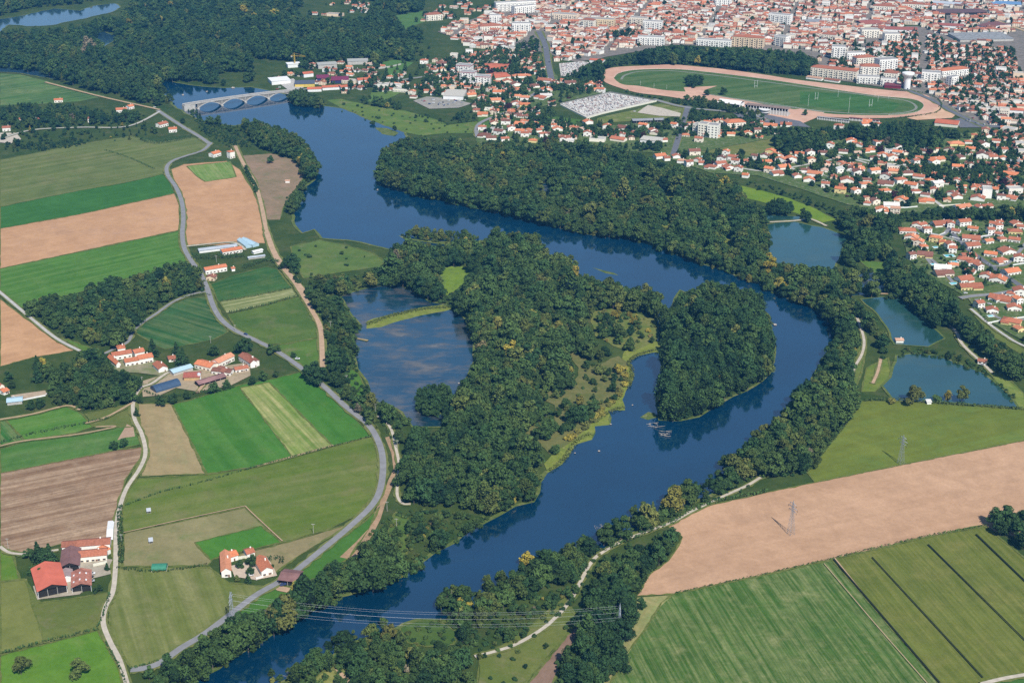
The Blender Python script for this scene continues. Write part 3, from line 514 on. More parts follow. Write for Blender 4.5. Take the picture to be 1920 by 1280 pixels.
# zone: name, canopy outline in the picture, height, spacing, mix of kinds, tint, place words
ZONES = [
 ('clearing scrub', '1060,655 1090,665 1110,690 1160,668 1178,680 1165,740 1135,765 1105,800 1070,830 1030,852 1008,832 985,815 1000,795 1040,790 1040,760 1015,745 1030,735 1080,720 1085,690', 7, 13, (.55, 0, 0, .45), .42, .14, .15, 'in the grassy clearing of the large island'),
 ('clearing bottom bank', '590,1240 640,1215 700,1190 755,1168 812,1158 870,1150 940,1128 1010,1083 1085,1045 1170,1005 1250,965 1330,930 1400,890 1430,905 1300,962 1180,1018 1120,1050 1095,1100 1060,1150 960,1215 890,1240 880,1290 590,1290', 6, 6.5, (.25, 0, 0, .75), .44, .13, .04, 'in the rough scrub on the near bank'),
 ('clearing bend scrub', '690,1000 730,960 800,950 900,962 935,968 860,1010 790,1050 700,1060 690,1030', 5, 6.5, (.2, 0, 0, .8), .4, .12, .04, 'in the low scrub inside the river bend'),
 ('clearing right scrub', '1440,905 1470,800 1510,740 1600,700 1620,760 1590,790 1545,847 1510,890', 5, 7, (.2, 0, 0, .8), .42, .12, .04, 'in the low scrub on the right bank'),
 ('clearing pond strip', '600,545 645,560 660,600 668,690 700,750 765,800 740,830 690,790 620,720 612,640', 5, 7, (.2, 0, 0, .8), .38, .12, .04, 'in the scrub by the dark pond'),
 ('clearing small pond trees', '1548,505 1590,492 1640,494 1682,510 1700,545 1690,560 1640,562 1600,560 1565,550', 12, 11, (.8, .05, .05, .1), .4, .14, .06, 'around the small dark pond'),
 ('clearing upper', '1105,585 1150,580 1200,590 1232,600 1228,640 1190,660 1150,650 1115,630', 9, 10, (.6, 0, 0, .4), .46, .14, .25, 'in the upper clearing of the large island'),
 ('clearing west', '560,460 600,452 650,462 700,477 718,490 700,498 650,507 600,515 570,518 555,490', 4, 26, (.2, 0, 0, .8), .36, .12, .05, 'in the pasture by the river'),
 ('clearing path', '905,1228 960,1200 1060,1122 1082,1165 1000,1262 960,1285 900,1285', 4, 15, (.2, 0, 0, .8), .42, .12, .08, 'in the dry grass near the bottom path'),
 ('clearing north scrub', '1385,335 1440,345 1500,360 1560,385 1600,398 1570,410 1530,390 1480,370 1420,356', 7, 8, (.4, 0, 0, .6), .3, .12, .03, 'on the green slope above the bright lawn'),
 ('clearing meadow shore', '612,203 700,198 800,222 890,232 890,248 790,253 757,246 700,230 650,212', 3, 24, (0, 0, 0, 1), .4, .12, .03, 'on the riverside meadow by the town'),
 ('clearing far bank', '700,135 800,90 830,60 800,120 780,165 800,180 700,176 640,165 590,152 640,150', 8, 22, (.7, 0, .2, .1), .34, .12, .05, 'between the far wood and the town'),
 ('clearing gardens west', '0,240 100,232 160,236 250,228 290,222 300,250 260,262 200,264 150,262 0,290', 7, 15, (.5, 0, .2, .3), .34, .12, .05, 'in the scrub of the western gardens'),
 ('riverside road wood', '240,1290 245,1262 265,1255 300,1243 308,1225 350,1213 375,1193 395,1180 420,1168 440,1150 480,1148 505,1130 530,1118 545,1105 560,1088 580,1078 600,1066 622,1050 645,1046 665,1040 690,1015 705,1000 728,995 750,1040 770,1045 790,1035 800,1010 830,985 860,975 900,965 942,965 900,990 870,1010 817,1042 785,1068 750,1088 705,1108 642,1126 580,1158 525,1190 480,1220 440,1240 412,1262 360,1290', 18, 7, (.55, .38, 0, .07), .36, .12, .05, 'in the wood between the curved road and the river'),
 ('river bend scrub', '700,985 722,975 745,965 735,950 800,955 850,955 900,962 890,972 830,985 800,1010 780,1030 762,1040 740,1000 700,1005', 9, 8, (.4, 0, 0, .6), .4, .12, .06, 'in the scrub inside the river bend'),
 ('island wood', '742,456 765,448 805,458 835,452 870,446 900,450 915,438 930,420 945,436 960,430 1010,438 1020,458 1035,476 1067,470 1082,488 1087,508 1110,515 1135,525 1145,514 1165,535 1200,534 1222,532 1240,548 1243,575 1237,600 1228,598 1200,588 1150,578 1105,583 1112,630 1150,652 1182,660 1160,668 1110,690 1090,664 1060,655 1085,690 1080,720 1030,735 1015,745 1040,760 1040,790 1000,795 985,815 1008,832 1020,870 1022,890 1010,900 1002,942 967,948 942,966 900,962 850,955 800,950 757,942 752,905 748,870 760,830 770,800 800,796 832,782 842,762 856,730 875,705 887,680 887,640 880,612 857,583 840,575 800,566 780,550 742,534 705,538 670,546 640,556 600,545 560,522 600,512 650,514 690,502 722,498 738,488 722,472', 18, 8.2, (.86, .04, 0, .10), .44, .13, .045, 'in the wood that fills the large island'),
 ('pond west shore wood', '540,470 560,500 548,512 600,545 645,558 655,590 682,612 668,640 670,690 688,715 697,745 730,752 770,792 762,830 750,845 735,800 706,775 695,790 703,812 690,795 640,745 625,722 612,690 613,640 600,595 570,548 545,515 530,490', 12, 8, (.6, .05, 0, .35), .36, .12, .05, 'between the tan track and the dark pond'),
 ('peninsula poplar wood', '1238,570 1262,576 1278,548 1300,540 1330,526 1370,529 1400,538 1427,551 1440,600 1452,650 1446,690 1427,714 1395,735 1370,745 1335,764 1307,782 1272,790 1237,788 1233,740 1237,728 1250,714 1245,690 1240,640', 21, 6.5, (.18, .8, 0, .02), .34, .09, .03, 'in the dense poplar stand on the peninsula'),
 ('north bank wood', '705,330 708,300 722,275 760,258 790,252 820,262 850,253 885,270 920,262 960,262 1000,268 1040,260 1100,264 1160,272 1230,298 1300,318 1380,335 1385,348 1400,372 1450,385 1440,402 1445,470 1455,490 1510,495 1560,500 1590,520 1575,540 1610,565 1640,590 1662,620 1675,650 1665,668 1625,690 1650,660 1612,595 1600,600 1610,640 1600,680 1598,710 1612,740 1650,740 1660,755 1618,755 1590,790 1545,847 1528,880 1500,892 1470,900 1440,900 1425,893 1360,925 1300,952 1250,975 1180,1008 1130,1030 1105,1000 1112,998 1170,952 1240,925 1290,898 1345,880 1360,855 1400,835 1410,810 1445,790 1480,760 1500,720 1515,705 1532,690 1545,667 1562,640 1560,612 1540,592 1515,574 1487,569 1465,557 1440,547 1422,534 1385,522 1350,507 1310,497 1282,484 1255,477 1210,459 1172,449 1140,447 1100,442 1042,429 942,403 865,387 837,381 802,373 762,364 730,354 712,342', 17, 8.2, (.84, .05, .01, .10), .42, .13, .03, 'in the wood along the north bank of the river'),
 ('clearing lawn edge trees', '1437,368 1470,372 1500,385 1525,400 1522,424 1498,410 1440,404', 15, 9, (.9, 0, .1, 0), .3, .1, .02, 'between the bright lawn and the green pond'),
 ('suburb edge wood', '1560,398 1600,385 1640,395 1690,397 1760,386 1850,384 1960,380 1960,418 1850,412 1760,412 1690,418 1688,432 1668,440 1678,475 1705,488 1720,500 1760,530 1790,548 1800,578 1842,602 1860,625 1900,655 1930,668 1930,740 1880,700 1852,672 1832,648 1812,640 1792,618 1765,600 1758,628 1712,582 1687,557 1665,548 1668,530 1664,510 1640,490 1610,490 1590,505 1576,480 1590,445 1570,425', 17, 8.8, (.86, .02, .04, .08), .36, .12, .03, 'in the wood beside the red roofed estate'),
 ('bushes between ponds', '1690,648 1750,652 1800,662 1840,685 1905,740 1900,765 1870,725 1842,702 1802,687 1755,670 1715,666 1682,670', 7, 6, (.3, 0, 0, .7), .45, .15, .08, 'on the bank between the two right hand ponds'),
 ('copse by tan field', '1180,1015 1215,1010 1240,985 1262,990 1281,1002 1276,1015 1265,1033 1250,1054 1215,1080 1195,1118 1214,1125 1210,1150 1190,1170 1168,1215 1180,1230 1170,1262 1140,1278 1110,1290 1030,1290 1040,1240 1062,1208 1085,1195 1084,1160 1098,1120 1075,1112 1108,1062 1130,1035', 13, 7, (.72, .03, 0, .25), .3, .11, .03, 'in the dark copse beside the big tan field'),
 ('near bank wood', '470,1290 512,1247 562,1235 582,1222 630,1185 668,1175 697,1150 722,1152 740,1172 755,1190 765,1208 800,1214 850,1210 862,1190 870,1165 920,1165 905,1200 880,1225 890,1235 890,1290 670,1290 655,1255 620,1250 590,1290', 15, 7.4, (.7, .16, 0, .14), .42, .13, .05, 'in the wood on the near river bank'),
 ('near bank copse', '812,1112 835,1098 860,1090 900,1082 930,1070 975,1052 1000,1032 1050,1025 1085,1002 1105,1000 1125,1030 1100,1065 1070,1095 1030,1100 1000,1120 960,1125 930,1160 875,1180 840,1165 815,1145', 14, 7.4, (.7, .12, 0, .18), .42, .14, .05, 'in the bushy wood on the near river bank'),
 ('path scrub', '940,1170 1000,1120 1055,1105 1070,1118 1045,1140 1000,1170 960,1195 920,1210', 5, 7, (.2, 0, 0, .8), .42, .12, .04, 'beside the pale path near the pylon'),
 ('vineyard wood', '40,570 80,553 150,545 165,530 200,528 205,515 250,515 268,508 300,500 312,492 355,488 385,512 390,545 350,552 315,567 285,590 250,615 240,640 222,652 180,645 150,640 115,628 85,608 60,592', 14, 7.6, (.9, .02, .02, .06), .4, .14, .05, 'in the wood above the vineyard'),
 ('hamlet wood', '65,690 72,670 100,682 130,672 160,655 195,652 205,670 215,690 258,692 265,720 258,740 250,758 210,764 150,770 95,757 88,735 90,715 78,700', 14, 7.6, (.85, 0, .05, .1), .38, .15, .07, 'in the wood beside the hamlet'),
 ('bank trees upstream', '452,222 475,220 490,228 530,238 560,252 585,280 597,310 592,335 575,345 562,385 548,400 530,398 540,365 572,325 550,298 510,285 480,272 462,245 450,235', 15, 8, (.95, 0, 0, .05), .44, .1, .02, 'along the bank below the arched bridge'),
 ('upstream scrub', '350,205 365,200 378,215 385,230 400,225 450,235 470,260 480,275 430,275 400,262 375,245', 6, 8, (.2, 0, 0, .8), .34, .1, .03, 'in the scrub beside the bridge road'),
 ('spit trees', '747,438 762,432 778,424 800,424 850,432 870,430 895,440 900,450 870,457 800,452 780,446 750,447', 9, 6, (.7, 0, 0, .3), .5, .14, .1, 'on the narrow spit in the river'),
 ('pond clump', '780,772 778,745 785,725 805,720 832,720 845,735 847,765 840,778 815,784 795,782', 14, 6, (1, 0, 0, 0), .26, .05, 0, 'in the round clump standing in the pond'),
 ('north shore by town', '540,170 560,165 580,172 610,180 612,195 605,203 560,200 540,192', 15, 8, (.9, 0, .1, 0), .36, .1, .06, 'by the far end of the arched bridge'),
 ('town wood', '655,180 700,178 748,185 760,205 800,210 840,225 870,200 895,210 893,225 835,235 800,222 755,208 700,198 660,190', 10, 12, (.75, 0, .2, .05), .32, .1, .03, 'in the tree belt behind the riverside meadow'),
 ('racecourse park', '1080,128 1120,113 1165,104 1210,92 1260,84 1330,88 1400,88 1440,92 1500,94 1535,112 1540,130 1520,142 1480,140 1440,137 1400,133 1330,125 1280,120 1200,121 1150,125 1130,132 1125,150 1110,152 1080,148 1060,140', 21, 10, (.85, 0, .12, .03), .35, .1, .05, 'in the park beyond the racecourse'),
 ('dark belt', '1440,265 1470,232 1530,240 1560,235 1600,232 1660,228 1700,222 1730,228 1760,235 1820,245 1835,255 1800,262 1760,262 1790,275 1750,285 1700,285 1660,275 1620,262 1590,258 1560,268 1540,288 1500,290 1460,285', 15, 10, (.75, 0, .2, .05), .3, .1, .02, 'in the belt below the racecourse'),
 ('garden belt', '1690,300 1740,305 1800,310 1850,320 1890,330 1880,352 1820,350 1760,345 1720,330', 11, 13, (.7, 0, .25, .05), .34, .14, .05, 'in the large gardens above the estate'),
 ('creek belt', '1140,268 1230,262 1262,270 1240,285 1160,278', 12, 9, (.8, 0, .2, 0), .33, .12, .03, 'behind the grey road end'),
 ('western gardens', '0,195 60,190 140,192 165,200 200,205 260,205 275,220 250,235 200,232 150,238 60,240 0,245', 11, 11, (.7, 0, .25, .05), .32, .12, .05, 'around the western gardens'),
 ('western hedges', '35,268 90,265 135,258 180,262 140,275 80,282 40,280', 6, 7, (.3, 0, .2, .5), .3, .1, .03, 'in the western hedges'),
 ('far river wood', '-60,60 0,57 40,50 100,50 150,40 210,28 240,10 260,-40 790,-40 800,20 740,28 760,50 798,45 792,80 770,112 715,115 735,148 700,158 640,148 560,128 540,148 480,152 420,160 340,152 300,160 320,170 325,190 300,198 262,192 200,178 140,160 90,146 40,132 -60,125', 17, 13, (.93, .02, .02, .03), .36, .1, .02, 'in the vast far wood'),
 ('far lake wood', '-60,30 0,30 60,16 120,10 200,0 240,-40 -60,-40', 17, 15, (1, 0, 0, 0), .34, .1, .02, 'beyond the far lake'),
 ('town park', '1130,60 1170,50 1210,58 1200,70 1150,70', 13, 13, (.9, 0, .1, 0), .3, .1, .02, 'in the old town park'),
 ('avenue trees', '900,105 940,95 1000,65 1020,90 1010,110 980,112 930,118', 10, 16, (.8, 0, .2, 0), .32, .1, .03, 'near the wide grey avenue'),
 ('stand trees', '1240,190 1285,178 1320,180 1360,190 1420,203 1440,215 1400,218 1330,202 1260,195', 9, 8, (1, 0, 0, 0), .5, .1, .06, 'along the racecourse car park'),
 ('infield clump', '1280,145 1300,138 1320,142 1318,158 1300,165 1283,160', 12, 8, (1, 0, 0, 0), .3, .05, 0, 'in the clump on the racecourse infield'),
 ('cemetery trees', '1000,190 1040,200 1050,215 1095,225 1080,245 1030,240 985,225 985,205', 10, 14, (.6, 0, .35, .05), .3, .1, .02, 'beside the cemetery'),
 ('lane wood', '780,165 800,130 850,118 880,112 890,125 850,130 820,145 830,172 800,178', 11, 17, (.8, 0, .2, 0), .33, .1, .04, 'beside the yellow house lane'),
]
NOTREE = [P(s) for s in (
 '846,722 856,712 862,735 850,770 830,798 790,800 772,790 776,778 820,786 842,778 850,750',
 '808,507 850,502 887,502 880,520 865,537 837,554 829,545 830,520', '1375,345 1430,358 1480,372 1530,392 1568,412 1540,418 1500,402 1450,385 1400,372', '1305,360 1330,360 1325,378 1308,376',
 '560,460 600,452 650,462 700,477 718,490 700,498 650,507 600,515 570,518 555,490', '545,420 590,430 600,445 640,445 560,450', '1262,362 1272,378 1245,376 1240,352', '1237,410 1262,412 1258,428 1240,425', '1345,446 1375,443 1385,458 1355,464', '1008,347 1035,343 1050,355 1040,362 1015,364',
 '650,688 670,702 690,740 672,742 655,715', '715,118 740,112 775,118 735,150', '740,30 800,22 800,38 765,50', '560,30 560,-5 700,-5 690,30 640,32', '1575,525 1600,518 1635,513 1660,525 1665,545 1590,548', '1600,592 1618,612 1624,650 1615,665 1607,640',
 '706,782 724,790 745,835 752,900 745,905 738,850', '182,62 218,62 216,85 195,88', '760,1160 810,1160 850,1185 845,1205 800,1210 765,1203', '1060,655 1090,664 1110,690 1160,668 1165,740 1135,765 1030,850 985,815 1040,790 1040,760 1015,745 1080,720', '1110,585 1150,580 1232,600 1228,640 1190,660 1115,630',
 '1610,490 1645,495 1670,520 1650,520', '745,970 765,985 760,1045 740,1030', '1004,685 1018,682 1024,700 1016,725', '400,145 430,135 470,138 450,152', '470,110 560,118 560,150 480,150', '1425,898 1360,930 1300,958 1250,985 1170,1014 1125,1040 1105,1062 1090,1090 1100,1095 1130,1045 1180,1018 1260,992 1310,965 1400,918', '700,130 780,118 800,150 720,165', '592,118 700,112 705,140 590,140', '1640,488 1655,492 1668,510 1655,515')]
FP = {k: [] for k in ('x', 'y', 'h', 'w', 'k', 't', 'z')}
KIX = {'oak': 0, 'poplar': 1, 'cone': 2, 'bush': 3}
for zi, (zn, poly, hh, spc, mix, tb, ts, au, words_) in list(enumerate(ZONES))+[(i, (z[0], z[1], z[2]*.45, z[3]*1.05, (.45, 0, 0, .55), z[5], z[6], 0, z[8])) for i, z in enumerate(ZONES) if not z[0].startswith(('clearing', 'far'))]:
    poly = P(poly); gp = np.array([G(*p) for p in poly]); x0, y0 = gp.min(0)-5; x1, y1 = gp.max(0)+5
    s = spc*1.0; xs, ys = np.meshgrid(np.arange(x0, x1, s), np.arange(y0-10, y1, s*.92)); xs = xs.ravel(); ys = ys.ravel()
    xs = xs+rng.uniform(-.48, .48, len(xs))*s; ys = ys+rng.uniform(-.48, .48, len(ys))*s
    patch = 1+.22*np.sin(xs*.035+zi*1.7)*np.sin(ys*.031+zi)+.12*np.sin(xs*.11+ys*.07)
    h = hh*np.clip(rng.normal(1, .22, len(xs))*patch, .45, 1.6); h = np.where(rng.random(len(xs)) < .05, h*1.3, h); kd = rng.choice(4, len(xs), p=np.array(mix)/sum(mix))
    h = np.where(kd == 3, h*.38, h); h = np.where((kd == 1) & (mix[1] < .5), h*1.15, h); h = np.maximum(h, 2.5)
    w = np.array([.30, .13, .2, .75])[kd]*h
    b = PX(xs, ys, 0*xs); t = PX(xs, ys, h*.92); m_ = PX(xs, ys, h*.5)
    sc_ = (b[1]+500)*CP/H; wr = w*sc_*.72
    ok = inside(b[0], b[1]-1.5, poly) & inside(t[0], t[1], poly) & inside(m_[0]-wr, m_[1], poly) & inside(m_[0]+wr, m_[1], poly)
    for c in ([] if zn.startswith('clearing') else NOTREE): ok &= ~inside(b[0], b[1], c) & ~inside(t[0], t[1]+1, c) & ~inside(m_[0], m_[1], c)
    ok &= (b[0] > -60) & (b[0] < 1980) & (t[1] < 1285) & (b[1] > -25)
    xs, ys, h, w, kd = xs[ok], ys[ok], h[ok], w[ok], kd[ok]
    # neighbouring trees share colour in loose patches
    pat = np.sin(xs*.021+zi)*np.cos(ys*.017+2*zi)*.8+np.sin(xs*.06+ys*.05)*.5+np.sin(xs*.13-ys*.09)*.3
    tt = tints(len(xs), tb, ts, au)+pat*.12
    for k_, v_ in zip('xyhwktz', (xs, ys, h, w, kd, np.clip(tt, 0, .95), np.full(len(xs), zi))): FP[k_].append(v_)
FP = {k: np.concatenate(v) for k, v in FP.items()}
NT = len(FP['x']); print('forest trees', NT)
b_ = PX(FP['x'], FP['y'], FP['h']*.5)
app = FP['h']*scale_at(b_[1]); app[(b_[0] < 5) | (b_[0] > 1915) | (b_[1] > 1270)] = 0
indiv = np.zeros(NT, bool); VAR = np.array([rng.integers(0, {0: 6, 1: 4, 2: 3, 3: 4}[int(k)]) for k in FP['k']]); ROT = rng.uniform(0, 6.28, NT)
for kk, cap in ((0, 250), (1, 230), (2, 60), (3, 150)):
    ix = np.where(FP['k'] == kk)[0]; ix = ix[np.argsort(-app[ix])][:cap]; indiv[ix] = True
LOOK = [(.25, 'deep green'), (.4, 'dark green'), (.55, 'mid green'), (.75, 'olive green'), (.9, 'golden yellow'), (2, 'brownish')]
def look(t): return next(n for a, n in LOOK if t < a)
KW = ['broad crowned tree', 'slim upright poplar', 'pointed conifer', 'low rounded bush']
for i in np.where(indiv)[0]:
    sh = ('oak', 'poplar', 'cone', 'bush')[int(FP['k'][i])]; z = ZONES[int(FP['z'][i])]
    wf = {'oak': .30, 'poplar': .13, 'cone': .2, 'bush': .75}[sh]; wf = FP['w'][i]/FP['h'][i]/wf
    tree_obj(FP['x'][i], FP['y'][i], FP['h'][i], sh, FP['t'][i], wf*rng.uniform(.9, 1.12), ROT[i], f"{look(FP['t'][i])} {KW[int(FP['k'][i])]} {z[8]}", f"{look(FP['t'][i])} {KNAME[sh][1]}s {z[8]}", int(VAR[i]))

def scatter(name, pts, rots, scl, idx, attrs, variants, label, cat=None):
    """one object of kind stuff: points that carry copies of the variant meshes"""
    sc = bpy.data.collections.new(name+'_variants')
    for i, me in enumerate(variants): o = bpy.data.objects.new(f'variant_{i:02d}', me); sc.objects.link(o)
    me = bpy.data.meshes.new(name); n = len(pts); me.vertices.add(n); me.vertices.foreach_set('co', np.asarray(pts, np.float32).ravel())
    def at(nm, ty, d, key='value'): a = me.attributes.new(nm, ty, 'POINT'); a.data.foreach_set(key, np.asarray(d).ravel())
    at('idx', 'INT', np.asarray(idx, np.int32)); at('rz', 'FLOAT_VECTOR', np.stack([0*rots, 0*rots, rots], 1).astype(np.float32), 'vector'); at('scl', 'FLOAT_VECTOR', np.asarray(scl, np.float32), 'vector')
    for k, v in attrs.items(): at(k, 'FLOAT', np.asarray(v, np.float32))
    o = link(name, me); ng = bpy.data.node_groups.new(name, 'GeometryNodeTree')
    ng.interface.new_socket('Geometry', in_out='INPUT', socket_type='NodeSocketGeometry'); ng.interface.new_socket('Geometry', in_out='OUTPUT', socket_type='NodeSocketGeometry')
    N = ng.nodes.new; gi, go = N('NodeGroupInput'), N('NodeGroupOutput'); mp = N('GeometryNodeMeshToPoints'); iop = N('GeometryNodeInstanceOnPoints'); ci = N('GeometryNodeCollectionInfo')
    ci.inputs['Collection'].default_value = sc; ci.inputs['Separate Children'].default_value = True; ci.inputs['Reset Children'].default_value = True
    def na(nm, ty): a = N('GeometryNodeInputNamedAttribute'); a.data_type = ty; a.inputs['Name'].default_value = nm; return a.outputs[0]
    L = ng.links.new; L(gi.outputs[0], mp.inputs[0]); L(mp.outputs[0], iop.inputs['Points']); L(ci.outputs[0], iop.inputs['Instance']); iop.inputs['Pick Instance'].default_value = True
    L(na('idx', 'INT'), iop.inputs['Instance Index']); e = N('FunctionNodeEulerToRotation'); L(na('rz', 'FLOAT_VECTOR'), e.inputs[0]); L(e.outputs[0], iop.inputs['Rotation']); L(na('scl', 'FLOAT_VECTOR'), iop.inputs['Scale'])
    L(iop.outputs[0], go.inputs[0]); md = o.modifiers.new('scatter', 'NODES'); md.node_group = ng
    return tag(o, label, cat, None, 'stuff')
def joined(meshes, name):
    mb = MB()
    for me in meshes:
        n = len(mb.v); mb.v += [v.co[:] for v in me.vertices]
        for p in me.polygons: mb.f.append(tuple(n+i for i in p.vertices)); mb.m.append(mb.mi(me.materials[p.material_index]))
    return mb.mesh(name)
TV = [joined(KINDS[s][i], f'{s}_tree_{i}') for s, i in ORDER]
rest = np.where(~indiv)[0]; base = np.array([0, 6, 10, 13])[FP['k'][rest].astype(int)]
wfr = FP['w'][rest]/FP['h'][rest]/np.array([.30, .13, .2, .75])[FP['k'][rest].astype(int)]*rng.uniform(.88, 1.12, len(rest))
scatter('forest', np.stack([FP['x'][rest], FP['y'][rest], 0*rest], 1), ROT[rest], np.stack([FP['h'][rest]*wfr, FP['h'][rest]*wfr, FP['h'][rest]], 1), base+VAR[rest], {'tint': FP['t'][rest]}, TV, 'dense green wood covering the river banks and island')

# ---------------------------------------------------------------- buildings
def wall_mesh(mb, L, D, h, rh, roof, m, dark=True, wins=True, fl=1):
    """walls of a block with its gables; L along x, D along y, front at -y"""
    x, y = L/2, D/2
    for a, b in (((-x, -y), (x, -y)), ((x, -y), (x, y)), ((x, y), (-x, y)), ((-x, y), (-x, -y))):
        mb.face([(a[0], a[1], 0), (b[0], b[1], 0), (b[0], b[1], h), (a[0], a[1], h)], m)
    if roof == 'g':
        for s in (-x, x): mb.face([(s, -y, h), (s, y, h), (s, 0, h+rh)][::(1 if s > 0 else -1)], m)
    elif roof == 'x':
        for s in (-y, y): mb.face([(-x, s, h), (x, s, h), (0, s, h+rh)][::(1 if s < 0 else -1)], m)
    elif roof == 'm': mb.face([(-x, y, h), (-x, y, h+rh), (x, y, h+rh), (x, y, h)], m); mb.face([(-x, -y, h), (-x, y, h+rh), (-x, y, h)], m); mb.face([(x, -y, h), (x, y, h), (x, y, h+rh)], m)
    elif roof == 'f': mb.face([(-x, -y, h), (x, -y, h), (x, y, h), (-x, y, h)], m)
def slab(mb, pts, t, m):
    n = len(pts); top = [(p[0], p[1], p[2]+t) for p in pts]; mb.face(top, m); mb.face(list(pts)[::-1], m)
    for i in range(n): j = (i+1) % n; mb.face([pts[i], pts[j], top[j], top[i]], m)
def roof_mesh(mb, L, D, h, rh, roof, m, o=.5, t=.22):
    x, y = L/2+o, D/2+o
    if roof == 'g':
        e = rh*o/(D/2); slab(mb, [(-x, -y, h-e), (x, -y, h-e), (x, 0, h+rh), (-x, 0, h+rh)], t, m); slab(mb, [(x, y, h-e), (-x, y, h-e), (-x, .005, h+rh), (x, .005, h+rh)], t, m)
    elif roof == 'x':
        e = rh*o/(L/2); slab(mb, [(-x, -y, h-e), (0, -y, h+rh), (0, y, h+rh), (-x, y, h-e)], t, m); slab(mb, [(x, y, h-e), (.005, y, h+rh), (.005, -y, h+rh), (x, -y, h-e)], t, m)
    elif roof == 'm':
        e = rh*o/D; slab(mb, [(-x, -y, h-e), (x, -y, h-e), (x, y, h+rh+e), (-x, y, h+rh+e)], t, m)
    elif roof == 'h':
        k = max(x-y, .01) if x > y else 0; ky = 0 if x > y else y-x; z0, z1 = h-.1, h+rh
        a, b, c, d = (-x, -y, z0), (x, -y, z0), (x, y, z0), (-x, y, z0); p, q = ((-k, 0, z1), (k, 0, z1)) if x > y else ((0, -ky, z1), (0, ky, z1))
        if x > y: fs = [(a, b, q, p), (b, c, q), (c, d, p, q), (d, a, p)]
        else: fs = [(a, b, p), (b, c, q, p), (c, d, q), (d, a, p, q)]
        for f in fs: mb.face(f, m)
        mb.face([(-x, -y, z0-.02), (-x, y, z0-.02), (x, y, z0-.02), (x, -y, z0-.02)], m)
    elif roof == 'f':
        x, y = L/2, D/2; mb.box(-x+.25, x-.25, -y+.25, y-.25, h+.02, h+.10, m)
        for q in ((-x-.05, x+.05, -y-.05, -y+.2), (-x-.05, x+.05, y-.2, y+.05), (-x-.05, -x+.2, -y+.2, y-.2), (x-.2, x+.05, -y+.2, y-.2)): mb.box(*q, h+.03, h+.6, WALL)
    elif roof == 'v':
        n = 10; pts = [(cos(pi*i/n)*(D/2+.1), h+sin(pi*i/n)*rh) for i in range(n+1)]
        for i in range(n): (y0, z0), (y1, z1) = pts[i], pts[i+1]; mb.face([(-L/2, y0, z0), (-L/2, y1, z1), (L/2, y1, z1), (L/2, y0, z0)], m)
        for s in (-L/2, L/2): mb.face([(s, a, b) for a, b in pts], m)
_WM = {}
def window_mesh(w, h):
    k = (round(w, 1), round(h, 1))
    if k not in _WM:
        mb = MB(); mb.box(-w/2, w/2, -.03, .0, 0, h, GLASS)
        for s in (-1, 1): mb.box(s*(w/2+.25)-.22, s*(w/2+.25)+.22, -.05, -.0, 0, h, SHUT)
        _WM[k] = mb.mesh('window')
    return _WM[k]
def win_spots(L, D, h, fl, step=3.6):
    out = []; n = max(1, int(L/step))
    for f in range(fl):
        z = .9+f*2.8
        for i in range(n): out.append((-L/2+L*(i+.5)/n, -D/2-.01, z, 0))
        for s in (-1, 1):
            if D > 6: out.append((s*(L/2+.01), -D*.15, z, s*pi/2))
    return out
def house(cx, cy, rz, L, D, h, rh, roof, rt, wt, label, group=None, name='house', cat='house', fl=1, detail=True, chim=True, o=.5, ext=None, windows=None):
    e = empty(name, cx, cy, rz); tag(e, label, cat, group)
    key = ('hs', round(L, 1), round(D, 1), h, rh, roof, ext); got = _WM.get(key)
    if not got:
        a, b, c = MB(), MB(), MB(); wall_mesh(a, L, D, h, rh, roof, WALL); roof_mesh(b, L, D, h, rh, roof, ROOF, o)
        if ext:
            eL, eD, ex, ey, eh, er = ext; a2, b2 = MB(), MB(); wall_mesh(a2, eL, eD, eh, er, 'g', WALL); roof_mesh(b2, eL, eD, eh-.05, er, 'g', ROOF, o)
            for s_, d_ in ((a2, a), (b2, b)):
                n = len(d_.v); d_.v += [(p[0]+ex, p[1]+ey, p[2]) for p in s_.v]; d_.f += [tuple(i+n for i in f) for f in s_.f]; d_.m += [d_.mi(s_.mats[k]) for k in s_.m]
        c.box(L*.18, L*.18+.9, D*.08, D*.08+.6, h+rh*.4, h+rh+.9, WALL); got = _WM[key] = (a.mesh('wall'), b.mesh('roof'), c.mesh('chimney'))
    w = link('wall', got[0], e); w['wt'] = wt; r = link('roof', got[1], e); r['tint'] = rt
    if chim and roof in 'gxh': c = link('chimney', got[2], r); c['wt'] = wt
    if detail:
        for x, y, z, a in (windows if windows is not None else win_spots(L, D, h, fl)):
            q = link('window', window_mesh(1.1, 1.25), e); q.location = (x, y, z); q.rotation_euler = (0, 0, a)
        dm = _WM.get('door')
        if not dm: m_ = MB(); m_.box(-.55, .55, -.06, 0, 0, 2.1, SHUT); dm = _WM['door'] = m_.mesh('door')
        d = link('door', dm, e); d.location = (L*.04+1.4, -D/2-.012, 0)
    return e
def between(p1, p2, D):
    """front base line in the picture and depth in metres -> centre, angle, length"""
    a, b = G(*p1), G(*p2); rz = atan2(b[1]-a[1], b[0]-a[0]); L = math.dist(a, b); nx, ny = -sin(rz), cos(rz)
    return (a[0]+b[0])/2+nx*D/2, (a[1]+b[1])/2+ny*D/2, rz, L
def bld(p1, p2, D, h, rh, roof, rt, wt, label, group=None, name='house', cat='house', **k):
    x, y, rz, L = between(p1, p2, D); return house(x, y, rz, L, D, h, rh, roof, rt, wt, label, group, name, cat, **k)
FG = 'farm buildings beside the pale lane at lower left'
